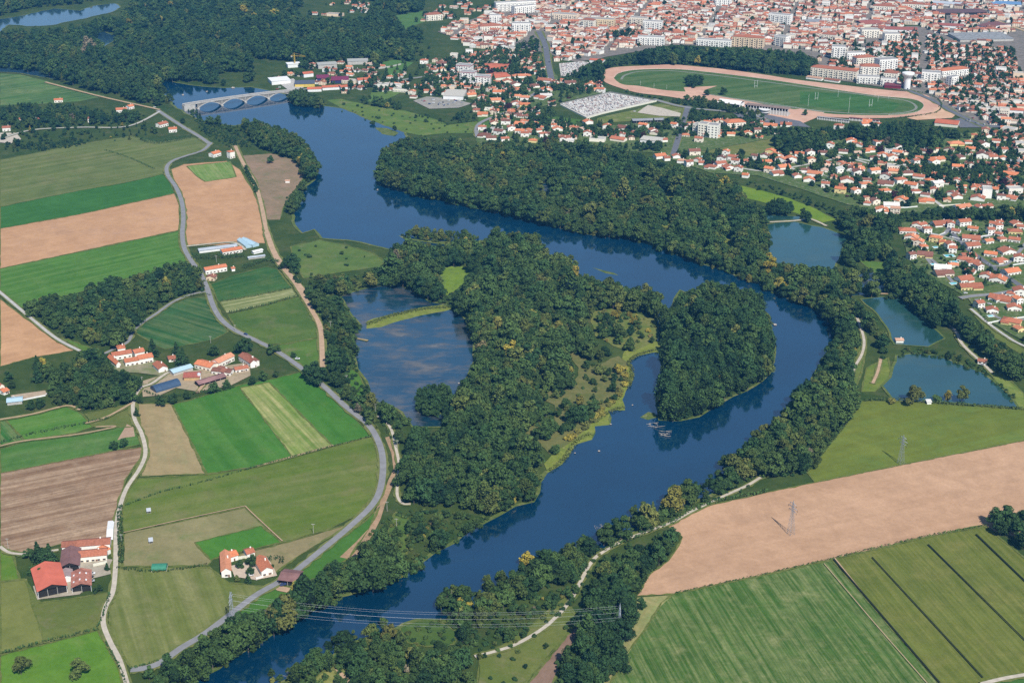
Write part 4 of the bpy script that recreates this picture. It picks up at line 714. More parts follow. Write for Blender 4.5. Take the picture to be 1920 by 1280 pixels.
def barn(p1, p2, D, h, rh, rmat, wmat, label, group=None, roof='x', open_front=True, name='barn', cat='barn', o=.6, stripes=None):
    x, y, rz, L = between(p1, p2, D); e = empty(name, x, y, rz); tag(e, label, cat, group)
    a = MB(); X, Y = L/2, D/2
    a.box(-X, -X+.2, -Y, Y, 0, h-.05, wmat); a.box(X-.2, X, -Y, Y, 0, h-.05, wmat); a.box(-X+.2, X-.2, Y-.2, Y, 0, h-.05, wmat)
    if roof == 'x':
        for s in (Y-.1, -Y+.1): a.face([(-X, s, h-.05), (X, s, h-.05), (0, s, h+rh-.05)], DARK if (open_front and s < 0) else wmat)  # open gable is closed by a near-black face, painted shade
    if roof == 'v':
        n = 10; pts = [(cos(pi*i/n)*D/2*.98, h+sin(pi*i/n)*rh*.98) for i in range(n+1)]
        for s in (-X+.05, X-.05): a.face([(s, q, w_) for q, w_ in pts]+[(s, -Y, 0), (s, Y, 0)], wmat)
    if open_front:
        a.box(-X+.2, X-.2, -Y+1.2, -Y+1.4, 0, h-.1, DARK); n = max(2, int(L/5))  # near-black panel behind the posts stands in for the shaded interior
        for i in range(1, n): a.box(-X+L*i/n-.12, -X+L*i/n+.12, -Y, -Y+.24, 0, h-.1, CONC)
    elif roof != 'v': a.box(-X+.2, X-.2, -Y, -Y+.2, 0, h-.05, wmat)
    a.build('wall', e); b = MB(); roof_mesh(b, L, D, h, rh, roof, rmat, o)
    r = b.build('roof', e)
    if stripes:
        s = MB(); ns = int(L/4)
        for i in range(ns):
            for q in (-1, 1):
                x_ = (-X+.8+i*4); z_ = lambda xx: h+rh*(1-abs(xx)/X)+.27
                y0 = q*D*.22; s.face([(x_, y0-1, z_(x_)), (x_+1, y0-1, z_(x_+1)), (x_+1, y0+1, z_(x_+1)), (x_, y0+1, z_(x_))], WHITE)
        s.build('skylight', r)
    return e
R1 = plain('orange_metal_roof', (.62, .16, .10), .7, .10, .12); R2 = plain('brown_fibre_roof', (.24, .13, .12), .85, .15, .2); R3 = plain('weathered_tile_roof', (.48, .20, .14), .85, .25, .35)
# farm at the lower left
barn((73, 1124), (127, 1112), 30, 6.5, 3.2, R1, WHITE, 'largest barn on the farm, salmon orange metal roof, open dark front gable', FG)
barn((136, 1113), (172, 1108), 19, 5, 2.2, R3, WHITE, 'barn with worn orange roof patched with pale skylights beside the salmon barn', FG, stripes=True)
barn((115, 1077), (150, 1073), 22, 6, 2.8, R2, WHITE, 'purplish brown roofed barn above the salmon barn', FG)
barn((116, 1094), (138, 1090), 9, 4.4, 1.6, plain('grey_pink_roof', (.36, .27, .26), .85, .12, .3), WHITE, 'low grey pink shed roof squeezed between the brown and salmon barns', FG, open_front=False, name='shed', cat='shed')
bld((149, 1056), (201, 1051), 9, 5, 1.9, 'g', .45, .25, 'long cream farmhouse with red roof and brown door facing the pale yard', FG, name='farmhouse', cat='farmhouse', fl=1)
bld((146, 1036), (207, 1031), 9, 5.2, 1.9, 'g', .36, .03, 'white farmhouse wing with dark red roof and white dormers behind the courtyard', FG, name='farmhouse', cat='farmhouse')
bld((117, 1035), (146, 1033), 8, 4.2, 1.8, 'g', .34, .03, 'dark red roofed cart shed at the left end of the courtyard wing', FG, name='shed', cat='shed', detail=False, chim=False)
bld((198, 1042), (208, 1037), 8, 4, 1.4, 'h', .7, .05, 'small orange roofed annexe at the lane end of the courtyard', FG, name='annexe', cat='annexe', detail=False, chim=False)
def wall_run(name, px, h, t, m, label, cat='wall', group=None, sm=False):
    L, Rr = ribbon_pts(px, t, 0, sm); mb = MB(); n = len(L)
    for i in range(n-1):
        a, b, c, d = L[i], L[i+1], Rr[i+1], Rr[i]; z = h
        mb.face([(*a, z), (*d, z), (*c, z), (*b, z)], m); mb.face([(*a, 0), (*a, z), (*b, z), (*b, 0)], m); mb.face([(*d, 0), (*c, 0), (*c, z), (*d, z)], m)
        if i == 0: mb.face([(*a, 0), (*d, 0), (*d, z), (*a, z)], m)
        if i == n-2: mb.face([(*b, 0), (*b, z), (*c, z), (*c, 0)], m)
    return tag(mb.build(name), label, cat, group)
wall_run('garden_wall', '175,1063 201,1057', 2.6, .5, plain('cream_wall', (.72, .70, .58), .9, .08, .4), 'pale cream garden wall below the long farmhouse')
q1, q2 = G(205.5, 1014), G(208.5, 979); g = ((q1[0]+q2[0])/2, (q1[1]+q2[1])/2, atan2(q2[1]-q1[1], q2[0]-q1[0])-pi/2, 4.6); e = empty('polytunnel', g[0], g[1], g[2]); tag(e, 'long white plastic tunnel beside the plowed brown field', 'polytunnel')
m_ = MB(); roof_mesh(m_, g[3], 30, .3, 1.6, 'g', WHITE, 0); m_.build('cover', e); m_ = MB(); m_.box(-g[3]/2+.1, g[3]/2-.1, -14.9, 14.9, 0, .28, CONC); m_.build('base', e)
barn((280, 1020), (287, 1019), 4, 2.2, .5, METAL, CONC, 'small grey roofed shelter in the dry paddock', roof='m', name='shelter', cat='shelter', o=.3)
barn((276, 963), (283, 962), 3.5, 2.0, .5, METAL, CONC, 'tiny grey shelter at the top of the paddocks', roof='m', name='shelter', cat='shelter', o=.3)
barn((284, 1072), (312, 1071), 7, 1.2, 2.6, GREENM, WHITE, 'green arched tunnel shed along the paddock ditch', roof='v', open_front=False, name='tunnel_shed', cat='shed')
# house group by the curved road
CG = 'farmstead around a pale courtyard by the curved road'
x, y, rz, L = between((416, 1083), (434, 1081), 26)
bld((416, 1083), (434, 1081), 24, 5.2, 2.2, 'x', .80, .02, 'white farmhouse with bright orange roof running away from the courtyard', CG, name='farmhouse', cat='farmhouse')
bld((424, 1056), (447, 1049), 8, 4, 1.6, 'g', .72, .02, 'white open shed with orange roof at the back of the courtyard', CG, name='shed', cat='shed', fl=0)
bld((464, 1047), (478, 1043), 7, 3.8, 1.4, 'g', .5, .06, 'small cream outbuilding with low roof at the courtyard corner', CG, name='outbuilding', cat='outbuilding', fl=0)
bld((491, 1082), (512, 1077), 17, 4.8, 2.2, 'x', .56, .02, 'white house with rusty red roof right beside the curved road', CG, name='farmhouse', cat='farmhouse')
barn((523, 1096), (556, 1100), 13, 4.2, 2.0, R2, DARK, 'dark timber shed with purplish brown roof across the curved road', roof='g')
wall_run('garden_wall', '480,1087 494,1083', 2, .4, WHITE, 'low white wall in front of the courtyard by the road')
wall_run('garden_wall', '447,1048 463,1046', 2.2, .4, plain('cream_wall', (.7, .68, .5)), 'short cream wall joining the two courtyard sheds')
# hamlet with courtyard farms
HG = 'hamlet buildings around the upper farmyards'
for p1, p2, D, h, rh, ro, rt, wt, lab in (
 ((219, 691), (227, 689), 20, 4.5, 2, 'x', .62, .05, 'left wing of the tiled courtyard farm, end gable to the front'), ((236, 688), (270, 682), 8, 4.6, 1.9, 'g', .6, .05, 'front wing of the tiled courtyard farm above the woods'),
 ((212, 676), (248, 670), 8, 4.6, 1.9, 'g', .5, .1, 'rear wing of the tiled courtyard farm'), ((254, 672), (272, 668), 9, 5.2, 1.8, 'g', .55, .05, 'tall white block at the back right of the courtyard farm'),
 ((262, 684), (288, 679), 10, 5.4, 2, 'g', .58, .04, 'white block with red roof at the right of the courtyard farm'), ((298, 700), (315, 696), 14, 4.2, 1.9, 'x', .5, .02, 'white gabled house with brick red roof beside the pale lane'), ((222, 665), (236, 663), 9, 5.8, 1.6, 'h', .62, .08, 'highest little block at the back of the courtyard farm'),
 ((317, 679), (330, 677), 8, 2.8, 1.4, 'g', .42, .1, 'small crimson roofed hut near the dark firs'),
 ((411, 690), (440, 676), 9, 5, 2, 'g', .82, .2, 'cream wing with the brightest orange roof on the upper farmyard'), ((448, 676), (470, 690), 9, 5, 1.9, 'g', .35, .1, 'wing with dark red roof on the right of the upper farmyard'), ((471, 690), (482, 688), 12, 5.5, 1.8, 'x', .4, .02, 'white end gable closing the upper farmyard on the right'),
 ((365, 690), (394, 697), 11, 4.2, 1.8, 'g', .68, .3, 'low cream barn with patchy orange roof at the yard entrance'), ((404, 700), (420, 706), 9, 4, 1.6, 'g', .3, .1, 'shed with dark red roof at the middle of the yard'), ((397, 702), (432, 706), 8, 3.8, 1.5, 'g', .22, .05, 'grey brown roofed shed with white gable beside the yard'),
 ((442, 700), (466, 696), 7, 3.4, 1.3, 'g', .45, .04, 'white garage wing in front of the upper farmyard')):
    bld(p1, p2, D, h, rh, ro, rt, wt, lab, HG, name='farm_building', cat='farm building', fl=1 if D < 12 else 0)
barn((326, 706), (362, 695), 9, 3.6, 1.4, BLUEM, CONC, 'long shed with pale blue metal roof streaked with rust', HG, roof='g', name='shed', cat='shed', open_front=False)
barn((345, 715), (375, 714), 11, 4, 2, plain('brick_red_roof', (.36, .11, .08)), plain('ochre_wall', (.55, .36, .18)), 'ochre walled barn with brick red roof near the white silo', HG, roof='g', open_front=False)
barn((374, 727), (424, 712), 8, 3.4, 1.4, plain('faded_red_roof', (.30, .17, .16), .9, .25, .1), DARK, 'long low shed half dark red and half grey roofed', HG, roof='g', name='shed', cat='shed')
barn((293, 738), (340, 724), 11, .8, 4.6, BLUED, plain('straw_wall', (.55, .33, .14)), 'hay store under a dark blue arched tarpaulin beside the lane', roof='v', open_front=False, name='hay_store')
def silo(px, py, r, h, label): x, y = G(px, py); e = empty('silo', x, y); tag(e, label, 'silo'); m = MB(); m.lathe([(r, 0), (r, h)], WHITE); m.build('drum', e); m = MB(); m.lathe([(r+.1, h), (r*.5, h+.8), (.1, h+1.1)], METAL); m.build('cap', e)
silo(374, 712, 1.6, 6, 'white round silo beside the ochre walled barn')
# west edge cottages
for a_ in (((0, 734), (9, 731), 12, 4.6, 2, 'x', .45, .35, 'cream house with red roof cut off by the left edge'), ((8, 741), (18, 737), 8, 3, 1.2, 'g', .68, .1, 'small orange roofed annexe of the cream house at the left edge')): bld(*a_, 'western cottages')
barn((14, 760), (42, 757), 9, 3, 1, BLUEM, CONC, 'low shed with pale blue metal roof near the left edge', roof='g', name='shed', cat='shed', open_front=False)
wall_run('retaining_wall', '24,744 40,751 85,742 88,739', 1.2, .5, WHITE, 'low white wall around the sandy riding pen')
# farm with greenhouses by the straight road
barn((374, 475), (445, 466), 8, 3, 1.1, plain('grey_metal_roof', (.42, .46, .50), .6, .1, .1), WHITE, 'long pale grey greenhouse above the hedge', roof='g', open_front=False, name='greenhouse', cat='greenhouse')
for i, (p1, p2) in enumerate((((461, 466), (472, 464)), ((474, 464), (486, 461)))): barn(p1, p2, 26, 2.6, 1.8, BLUEM, BLUEM, ('left', 'right')[i]+' bay of the twin pale blue plastic greenhouses', 'twin greenhouses', open_front=False, name='greenhouse', cat='greenhouse', o=.1)
bld((418, 479), (455, 473), 9, 4, 1.7, 'g', .66, .03, 'long orange roofed farmhouse behind dark hedge trees', name='farmhouse', cat='farmhouse')
barn((476, 477), (493, 473), 5, 2.6, .8, WHITE, WHITE, 'small white roofed greenhouse under the twin greenhouses', roof='g', open_front=False, name='greenhouse', cat='greenhouse')
barn((466, 487), (497, 483), 4, 2.2, .7, plain('grey_metal_roof', (.4, .44, .48)), CONC, 'long low grey frame beside the tan track', roof='g', open_front=False, name='cold_frame', cat='cold frame')
bld((386, 515), (426, 508), 8.5, 5, 1.7, 'g', .62, .02, 'long white farmhouse with orange red roof beside the road', name='farmhouse', cat='farmhouse')
bld((387, 526), (402, 527), 8, 3.8, 1.6, 'x', .28, .62, 'peach walled cottage with brown roof below the long white farmhouse', name='cottage', cat='cottage')
bld((435, 509), (441, 508), 5, 3, 1, 'g', .6, .03, 'tiny white outhouse right of the long farmhouse', detail=False, name='outhouse', cat='outhouse')
# by the bridge road
for a_ in (((401, 296), (415, 292), 10, 5, 1.8, 'g', .74, .05, 'white house with orange roof at the road fork'), ((432, 298), (441, 296), 8, 9, 1.4, 'h', .6, .1, 'tall cream tower house near the road fork'),
 ((165, 230), (193, 229), 12, 5.5, .6, 'm', .35, .02, 'wide white warehouse with thin red roof line'), ((218, 212), (238, 211), 11, 4.5, 1.8, 'g', .62, .02, 'white cottage with orange roof near the junction'), ((243, 206), (252, 204), 9, 4.5, 1.8, 'g', .68, .02, 'small white cottage nearest the bridge'),
 ((301, 240), (316, 236), 11, 4.6, 1.8, 'g', .55, .1, 'red roofed house in the hedged garden, upper one'), ((317, 249), (332, 248), 10, 4.6, 1.8, 'g', .6, .04, 'red roofed house in the hedged garden, lower one'),
 ((5, 247), (20, 246), 12, 5, 1.4, 'g', .4, .1, 'red roofed villa behind the western road'), ((30, 230), (40, 229), 9, 4.5, 1.5, 'g', .5, .15, 'red roofed cottage among the western gardens'), ((60, 232), (75, 230), 10, 4.5, 1.5, 'g', .3, .15, 'brown roofed house with big garden in the west'), ((102, 193), (118, 192), 8, 4, 1.5, 'g', .7, .2, 'orange roof peeping over the western trees')):
    bld(*a_, 'houses near the arched bridge')
bld((1833, 682), (1849, 684), 7, 2.8, 1.2, 'g', .35, .02, 'white fishing cabin with crimson roof beside the green pond', name='cabin', cat='cabin')
bld((1738, 758), (1746, 758), 4, 2.2, .5, 'm', 1, .0, 'tiny blue grey angler hut on the pond bank', name='hut', cat='hut', detail=False)
bld((1680, 643), (1694, 643), 6, 2.6, .9, 'g', .9, .02, 'white cabin on the bank between the two right ponds', name='cabin', cat='cabin', detail=False)
bld((1270, 407), (1286, 405), 10, 3.6, 2, 'g', .15, .5, 'lone brown roofed cottage hidden in the north bank wood', name='cottage', cat='cottage', detail=False)
bld((535, 343), (543, 343), 3, 2.4, .6, 'm', .9, .02, 'tiny white hut in the brown meadow', name='hut', cat='hut', detail=False)

# houses of the town edge: picture centre of the base, width in the picture, roof and wall colour
def hs(s, ox, oy, k): return [(ox+float(a)/k, oy+float(b)/k, float(w)/k, c[0], c[1]) for a, b, w, c in (q.split(',') for q in s.split())]
HL = hs('800,190,260,rw 905,215,60,rw 1110,190,170,rw 1205,255,130,ow 965,290,110,rw 1480,215,90,rw 1580,235,110,rw 1585,165,90,rw 1835,190,150,rc 1870,230,100,rw 1800,300,190,ry 1470,300,90,rw 1553,328,90,rw 1185,395,240,rw 1450,430,130,ow 1640,400,130,rc 1780,410,150,rw 430,205,130,rw 540,198,80,rw 310,290,220,rw 590,285,110,rw 345,380,170,ow 680,412,160,oy 800,455,110,oy 445,465,120,oc 545,505,80,ow 545,625,210,by 385,645,100,bw 915,500,130,rw 930,560,100,rw 1230,495,200,rw 1080,690,200,rc 1235,760,190,rw 1320,800,100,rw 1450,610,170,ow 1720,580,200,rw 1625,700,180,rw 1855,690,160,rw 1785,860,220,ow 790,810,230,ww 830,885,250,bc 1135,965,210,rw 1200,1070,320,ry 1385,915,170,rw 1540,970,220,ow 1870,1160,200,rw 1725,1160,100,rw 1570,1235,300,rw', 1660, 400, 7.385)
HL += hs('765,380,90,rw 900,440,140,rw 1165,412,160,rw 1230,330,90,ow 1110,580,210,ry 1250,665,90,oy 1030,300,200,rw', 1720, 520, 6.4)
HL += hs('60,125,90,rw 345,90,90,ow 450,90,60,rw 195,265,100,ow 255,302,80,rw 110,370,90,bw 380,358,110,ow 485,288,100,rw 680,325,110,bw 735,385,70,bc 510,405,95,ow 645,395,95,ow 430,432,100,bw 610,442,100,ow 675,468,85,ow 890,362,90,bw 1030,362,110,oc 1160,352,100,bc 1250,292,150,oy 1365,272,70,rw 1380,342,90,oc 1420,222,60,yy 1565,212,80,rw 1640,262,80,rw 1830,228,50,rw 1530,312,110,bw 1850,288,60,rw 1835,347,70,bw 1715,367,90,rw 850,478,70,rw 1065,452,150,oc 1040,484,100,ow 1280,427,120,bw 1500,422,110,bw 1620,424,90,rw 1715,435,70,ow 1255,542,110,ow 1780,602,140,oc 90,567,80,ww 150,662,130,rw 270,594,110,bw 345,657,90,bw 440,577,110,ow 525,630,100,bw 345,717,110,ow 530,692,150,bw 75,767,110,oy 545,764,110,ow 255,777,80,ow 775,722,120,ow 700,672,110,rw 845,768,90,rw 760,587,110,bw 860,622,110,rw 985,657,90,ow 1070,707,110,gb 925,802,90,bw 945,868,150,oc 680,852,120,oc 445,882,80,bc 345,887,70,rw 595,913,150,gw 500,957,120,ow 630,963,90,cc 1185,792,100,bw 1260,824,100,rw 1450,842,130,rw 1470,767,60,ow 1600,767,110,ow 1330,932,170,ow 1565,924,120,rw 1690,834,80,bw 1780,832,120,rw 1820,742,120,rw 1490,927,80,rw', 1560, 220, 5.333)
HL += hs('215,415,110,ow 370,417,80,rw 275,437,60,rw 405,462,80,cw 500,492,80,rw 565,452,70,rw 620,484,70,rw 695,522,110,rw 820,508,110,rw 900,530,110,rw 975,552,80,rw 1048,607,40,ow 850,387,70,ow 915,442,90,rw 945,477,80,rw 805,452,80,bw 550,387,110,bc 1075,467,90,rw 1145,432,80,bw 1295,367,100,oy 1240,412,90,bw 1380,412,110,ow 1275,474,90,oc 1395,464,100,ow 1515,462,110,ow 1590,412,90,ow 1720,467,80,oc 1710,392,80,bw 1825,382,90,bw 1280,562,90,oc 1385,589,120,rw 1455,528,120,ow 1640,557,100,bw 1740,594,150,ow 1690,655,110,ow 1850,712,80,rw 1580,614,80,rw 1740,267,80,rw 1815,284,90,rw 1890,314,80,rw 1300,112,130,ow 1460,102,110,rw 1180,167,70,bc 1085,184,80,oc 910,194,80,oc 800,82,80,oc 670,92,80,ow 520,87,80,rw 330,112,60,ow 140,172,80,rw 30,112,60,ow 240,254,80,rw 580,255,80,rc', 1200, 220, 5.333)
HL += hs('130,148,60,rw 210,145,60,oc 60,85,60,rw 200,100,80,bw 180,192,50,rw 255,224,90,rw 125,264,60,rw 285,157,40,ow 440,344,70,oc 515,364,70,rw 645,324,90,ow 625,388,80,oc 520,497,80,oc 615,562,60,rc 700,564,70,bw 805,574,80,ow 830,197,150,ow 870,142,80,rw 640,250,80,rw 720,240,80,rc 790,262,80,bw 930,274,80,bw 1000,230,110,rw 1095,244,60,rc 1030,304,80,ow 1020,352,90,gw 850,379,70,ow 780,412,80,rw 850,424,80,oy 960,364,90,rw 1210,250,90,bw 1365,277,60,ow 1440,312,60,rw 1355,557,70,ow 1490,602,60,ow 1610,604,90,bw 1770,594,70,ow 1860,644,70,bc 1110,614,80,ow 910,704,60,oy 690,764,60,ow 745,775,50,rw 1000,664,60,rw 960,624,60,rw 810,642,70,ow 750,614,60,rw 640,644,80,bw 530,664,100,bw 515,610,60,rw 700,704,60,rw 590,684,80,bw 940,785,60,bc 1570,694,120,rc 1150,700,50,rw 850,660,60,rw 880,640,50,rw 1340,655,60,rw 1200,700,60,gw', 780, 100, 4.174)
RT = {'r': .48, 'o': .74, 'b': .2, 'w': 1.0, 'g': .99, 'y': .62, 'c': .88}; WT = {'w': .03, 'c': .4, 'y': .78, 'b': .1}
RN = {'r': 'red', 'o': 'orange', 'b': 'brown', 'w': 'white', 'g': 'grey', 'y': 'dull orange', 'c': 'pinkish'}; WN = {'w': 'white', 'c': 'cream', 'y': 'yellow', 'b': 'pale'}
AREAS = [('estate beside straight grey road', lambda x, y: y > 408 and x > 1670), ('suburb right of the bright lawn', lambda x, y: y > 305 and x > 1550), ('suburb below the dark tree belt', lambda x, y: x > 1550),
         ('rows above the north bank wood', lambda x, y: x > 1225 and y > 282), ('gardens below the grandstand', lambda x, y: x > 1225), ('lanes left of the cemetery', lambda x, y: x < 1040), ('houses around the cemetery', lambda x, y: True)]
ORD = ['first', 'second', 'third', 'fourth', 'fifth', 'sixth', 'seventh', 'eighth', 'ninth', 'tenth', 'eleventh', 'twelfth', 'thirteenth', 'fourteenth', 'fifteenth', 'sixteenth', 'seventeenth', 'eighteenth', 'nineteenth', 'twentieth']+[f'{i}th' for i in range(21, 80)]
SPOT = []
cls = {}
for q in HL:
    a = next(n for n, f in AREAS if f(q[0], q[1])); cls.setdefault((a, q[3], q[4]), []).append(q)
HR = []
for (a, rc, wc), L_ in cls.items():
    L_.sort(key=lambda q: q[0])
    for i, q in enumerate(L_):
        lab = f"{WN[wc]} {RN[rc]} roofed house in the {a}" if len(L_) == 1 else f"{ORD[i]} from left of the {WN[wc]} {RN[rc]}-roofed houses, {a}"
        HR.append((q, a, lab))
r_ = random.Random(5)
for (px, py, w, rc, wc), a, lab in HR:
    x, y = G(px, py); s = scale_at(py); Lm = max(8.5, min(w/s*1.0, 36)); two = r_.random() < .4 and Lm < 15
    Lm = round(Lm); D = round(min(max(Lm*.72, 8.5), 12)); h = 6.4 if two else 3.9; ro = r_.choice('gghxx' if Lm < 17 else 'ggh')
    rz = R(r_.choice((-24, -14, -8, 6, 14, 22, -30)))
    
    ext = None
    if not two and Lm > 13 and ro != 'f' and r_.random() < .5: ext = (round(Lm*.42), 8.0, round(r_.choice((-1, 1))*Lm*.28), -3.4, 2.9, 1.3)
    near = py > 395
    house(x-sin(rz)*D/2, y+cos(rz)*D/2, rz, Lm, D, h, round(D*.2, 1) if ro != 'x' else round(Lm*.17, 1), ro, RT[rc]+r_.uniform(-.05, .05) if rc in 'rob' else RT[rc], WT[wc], lab, 'houses in the '+a, detail=near or two, fl=2 if two else 1, chim=True, ext=ext,
          windows=None if near else [(Lm*(i-1)*.3, -D/2-.012-(0), 1+(2.7 if two and i % 2 else 0), 0) for i in range(3)])
    SPOT.append((x, y, Lm*.75+3))

# larger buildings of the town, placed one by one
def block(p1, p2, D, fl, label, wt=.03, flat=True, rt=.4, balc=True, name='apartment_block', cat='apartment block', grp=None, roofm=None):
    D = D*1.2; x, y, rz, L = between(p1, p2, D); h = fl*3.5+1.2; e = empty(name, x, y, rz); tag(e, label, cat, grp)
    a = MB(); wall_mesh(a, L, D, h, 3, 'f' if flat else 'h', WALL); w = a.build('wall', e); w['wt'] = wt
    b = MB(); roof_mesh(b, L, D, h, 3.2, 'f' if flat else 'h', roofm or (ROOF if not flat else plain('flat_roof_felt', (.34, .33, .32))), .5); r = b.build('roof', e); r['tint'] = rt; r['wt'] = wt
    n = max(2, int(L/4.2))
    wm = _WM.get('bigwin')
    if not wm: m_ = MB(); m_.box(-1.1, 1.1, -.04, 0, 0, 1.5, GLASS); wm = _WM['bigwin'] = m_.mesh('window')
    bk = ('balc', round(L/n, 1)); bm_ = _WM.get(bk)
    if not bm_: m_ = MB(); m_.box(-L/n*.36, L/n*.36, -1.3, -.05, -.15, 0, CONC); m_.box(-L/n*.36, L/n*.36, -1.35, -1.25, 0, .9, WALL); bm_ = _WM[bk] = m_.mesh('balcony')
    for f in range(fl):
        for i in range(n):
            xx = -L/2+L*(i+.5)/n; q = link('window', wm, e); q.location = (xx, -D/2-.01, .9+f*3.5)
            if balc and f and i % 2 == 0: q = link('balcony', bm_, e); q.location = (xx, -D/2, f*3.5+.5); q['wt'] = wt
        for s in (-1, 1):
            for j in (-.25, .25): q = link('window', wm, e); q.location = (s*(L/2+.01), D*j, .9+f*3.5); q.rotation_euler = (0, 0, s*pi/2)
    return e
RB = 'apartment blocks beyond the racecourse'
for p1, p2, D, fl, lab, wt, flat, rt in (
 ((1519, 143), (1604, 152), 14, 4, 'long cream apartment block with red hipped roof beside the far bend of the track', .38, False, .45), ((1612, 146), (1648, 147), 16, 5, 'square cream block with red roof right of the long cream one', .2, False, .45),
 ((1606, 157), (1648, 159), 12, 3, 'low white block in front of the square red roofed block', .0, True, .4), ((1650, 161), (1680, 163), 13, 3, 'white block standing left of the dark crimson hall', .0, True, .4), ((1655, 158), (1680, 160), 12, 5, 'cream block with a dark red roof above the crimson hall', .3, False, .35),
 ((1558, 112), (1584, 113), 14, 6, 'tall white block with stacked balconies behind the park trees', .0, True, .4), ((1588, 113), (1622, 112), 12, 3, 'low white terraced block beside the tall white one', .0, True, .4), ((1605, 126), (1640, 124), 14, 4, 'cream block with brown red roof behind the square block', .35, False, .4),
 ((1648, 134), (1682, 132), 16, 5, 'bright white block stepping down above the water tower', .0, True, .4), ((1727, 153), (1762, 155), 14, 4, 'white block with long balconies right of the water tower', .0, True, .4), ((1765, 147), (1815, 142), 12, 3, 'long white block with small red roofs right of the water tower', .0, False, .6),
 ((1783, 163), (1796, 161), 10, 4, 'narrow white block beside the road past the water tower', .0, True, .4), ((1540, 76), (1566, 78), 14, 3, 'cream hall like block in the middle of town', .35, False, .35), ((1615, 72), (1648, 72), 15, 4, 'cream school block with grey top right of the old town', .3, True, .4), ((1658, 80), (1687, 80), 15, 4, 'pale block with flat roof beyond the suburb', .2, True, .4),
 ((1440, 44), (1480, 48), 14, 5, 'big white block at the right of the old town', .0, True, .4), ((1450, 86), (1472, 90), 12, 5, 'white and blue block above the park trees', .0, True, .4), ((1372, 88), (1430, 92), 14, 5, 'pink and cream block right behind the park', .62, False, .5), ((1305, 86), (1370, 90), 12, 3, 'long white block left of the pink block', .0, True, .4),
 ((1636, 22), (1678, 24), 14, 3, 'long cream block with red roof at the top right', .35, False, .4), ((1690, 18), (1732, 20), 12, 3, 'cream block with red roof next to the railway', .35, False, .4), ((930, 24), (1005, 20), 12, 5, 'long white slab at the top centre of the picture', .05, True, .4), ((965, 28), (1005, 24), 12, 4, 'shorter white slab in front of the long one', .05, True, .4),
 ((1092, 50), (1150, 53), 16, 4, 'long brick pink hospital like block in the old town', .65, True, .4), ((1090, 52), (1112, 54), 12, 4, 'cream tower block left of the pink block', .3, False, .35), ((1035, 37), (1080, 40), 14, 3, 'white and brick striped block near the avenue', .5, True, .4), ((1180, 48), (1212, 50), 13, 4, 'yellowish cream block behind the small park', .4, True, .4), ((1205, 55), (1240, 57), 13, 4, 'white block behind the small park', .02, True, .4),
 ((1195, 85), (1245, 87), 12, 4, 'white stepped block in front of the old town', .0, True, .4), ((1340, 12), (1372, 12), 14, 6, 'tall white block at the top edge', .0, True, .4), ((1155, 5), (1180, 5), 14, 5, 'pale block at the very top edge', .1, True, .4), ((800, 40), (830, 38), 12, 3, 'cream villa block with red roofs near the far wood', .35, False, .4), ((900, 62), (940, 60), 12, 3, 'long cream block with red roof by the western lanes', .35, False, .4), ((960, 60), (995, 60), 14, 4, 'white block left of the avenue', .0, True, .4), ((918, 48), (940, 48), 12, 5, 'narrow white tower left of the avenue', .0, True, .4)):
    block(p1, p2, D, fl, lab, wt, flat, rt, grp=RB if p1[0] > 1500 and p1[1] > 90 else 'blocks in and around the old town')
    x, y, rz, L = between(p1, p2, D); SPOT.append((x, y, L*.45+4))
for p1, p2, D, fl, lab, wt in (((1325, 259), (1345, 261), 12, 5, 'cream apartment tower with flat roof, rightmost of its group', .12), ((1308, 256), (1324, 258), 11, 5, 'cream apartment tower, middle of its group', .3), ((1298, 252), (1308, 254), 10, 4, 'cream apartment tower, leftmost of its group', .3)):
    block(p1, p2, D, fl, lab, wt, True, .4, False, grp='cream towers beside the short grey road')
block((1363, 246), (1398, 244), 14, 3, 'large cream house block with orange roof and terraces', .35, False, .66, True)
for i, (p1, p2) in enumerate((((855, 139), (882, 141)), ((862, 152), (888, 154)), ((891, 161), (918, 162)))):
    e = block(p1, p2, 13, 4, f"blue and white apartment cube, {('farthest', 'middle', 'nearest')[i]} of the three", .02, True, .4, True, grp='three blue and white cubes')
    m_ = MB(); x, y, rz, L = between(p1, p2, 13); m_.box(-L/2-.1, L/2+.1, -7.95, 7.95, 13.9, 15.15, plain('crimson_band', (.28, .03, .05))); m_.build('cornice', e)
    SPOT.append((x, y, 14))
HALL = plain('orange_tile_hall', (.52, .15, .08), .8, .12, .1)
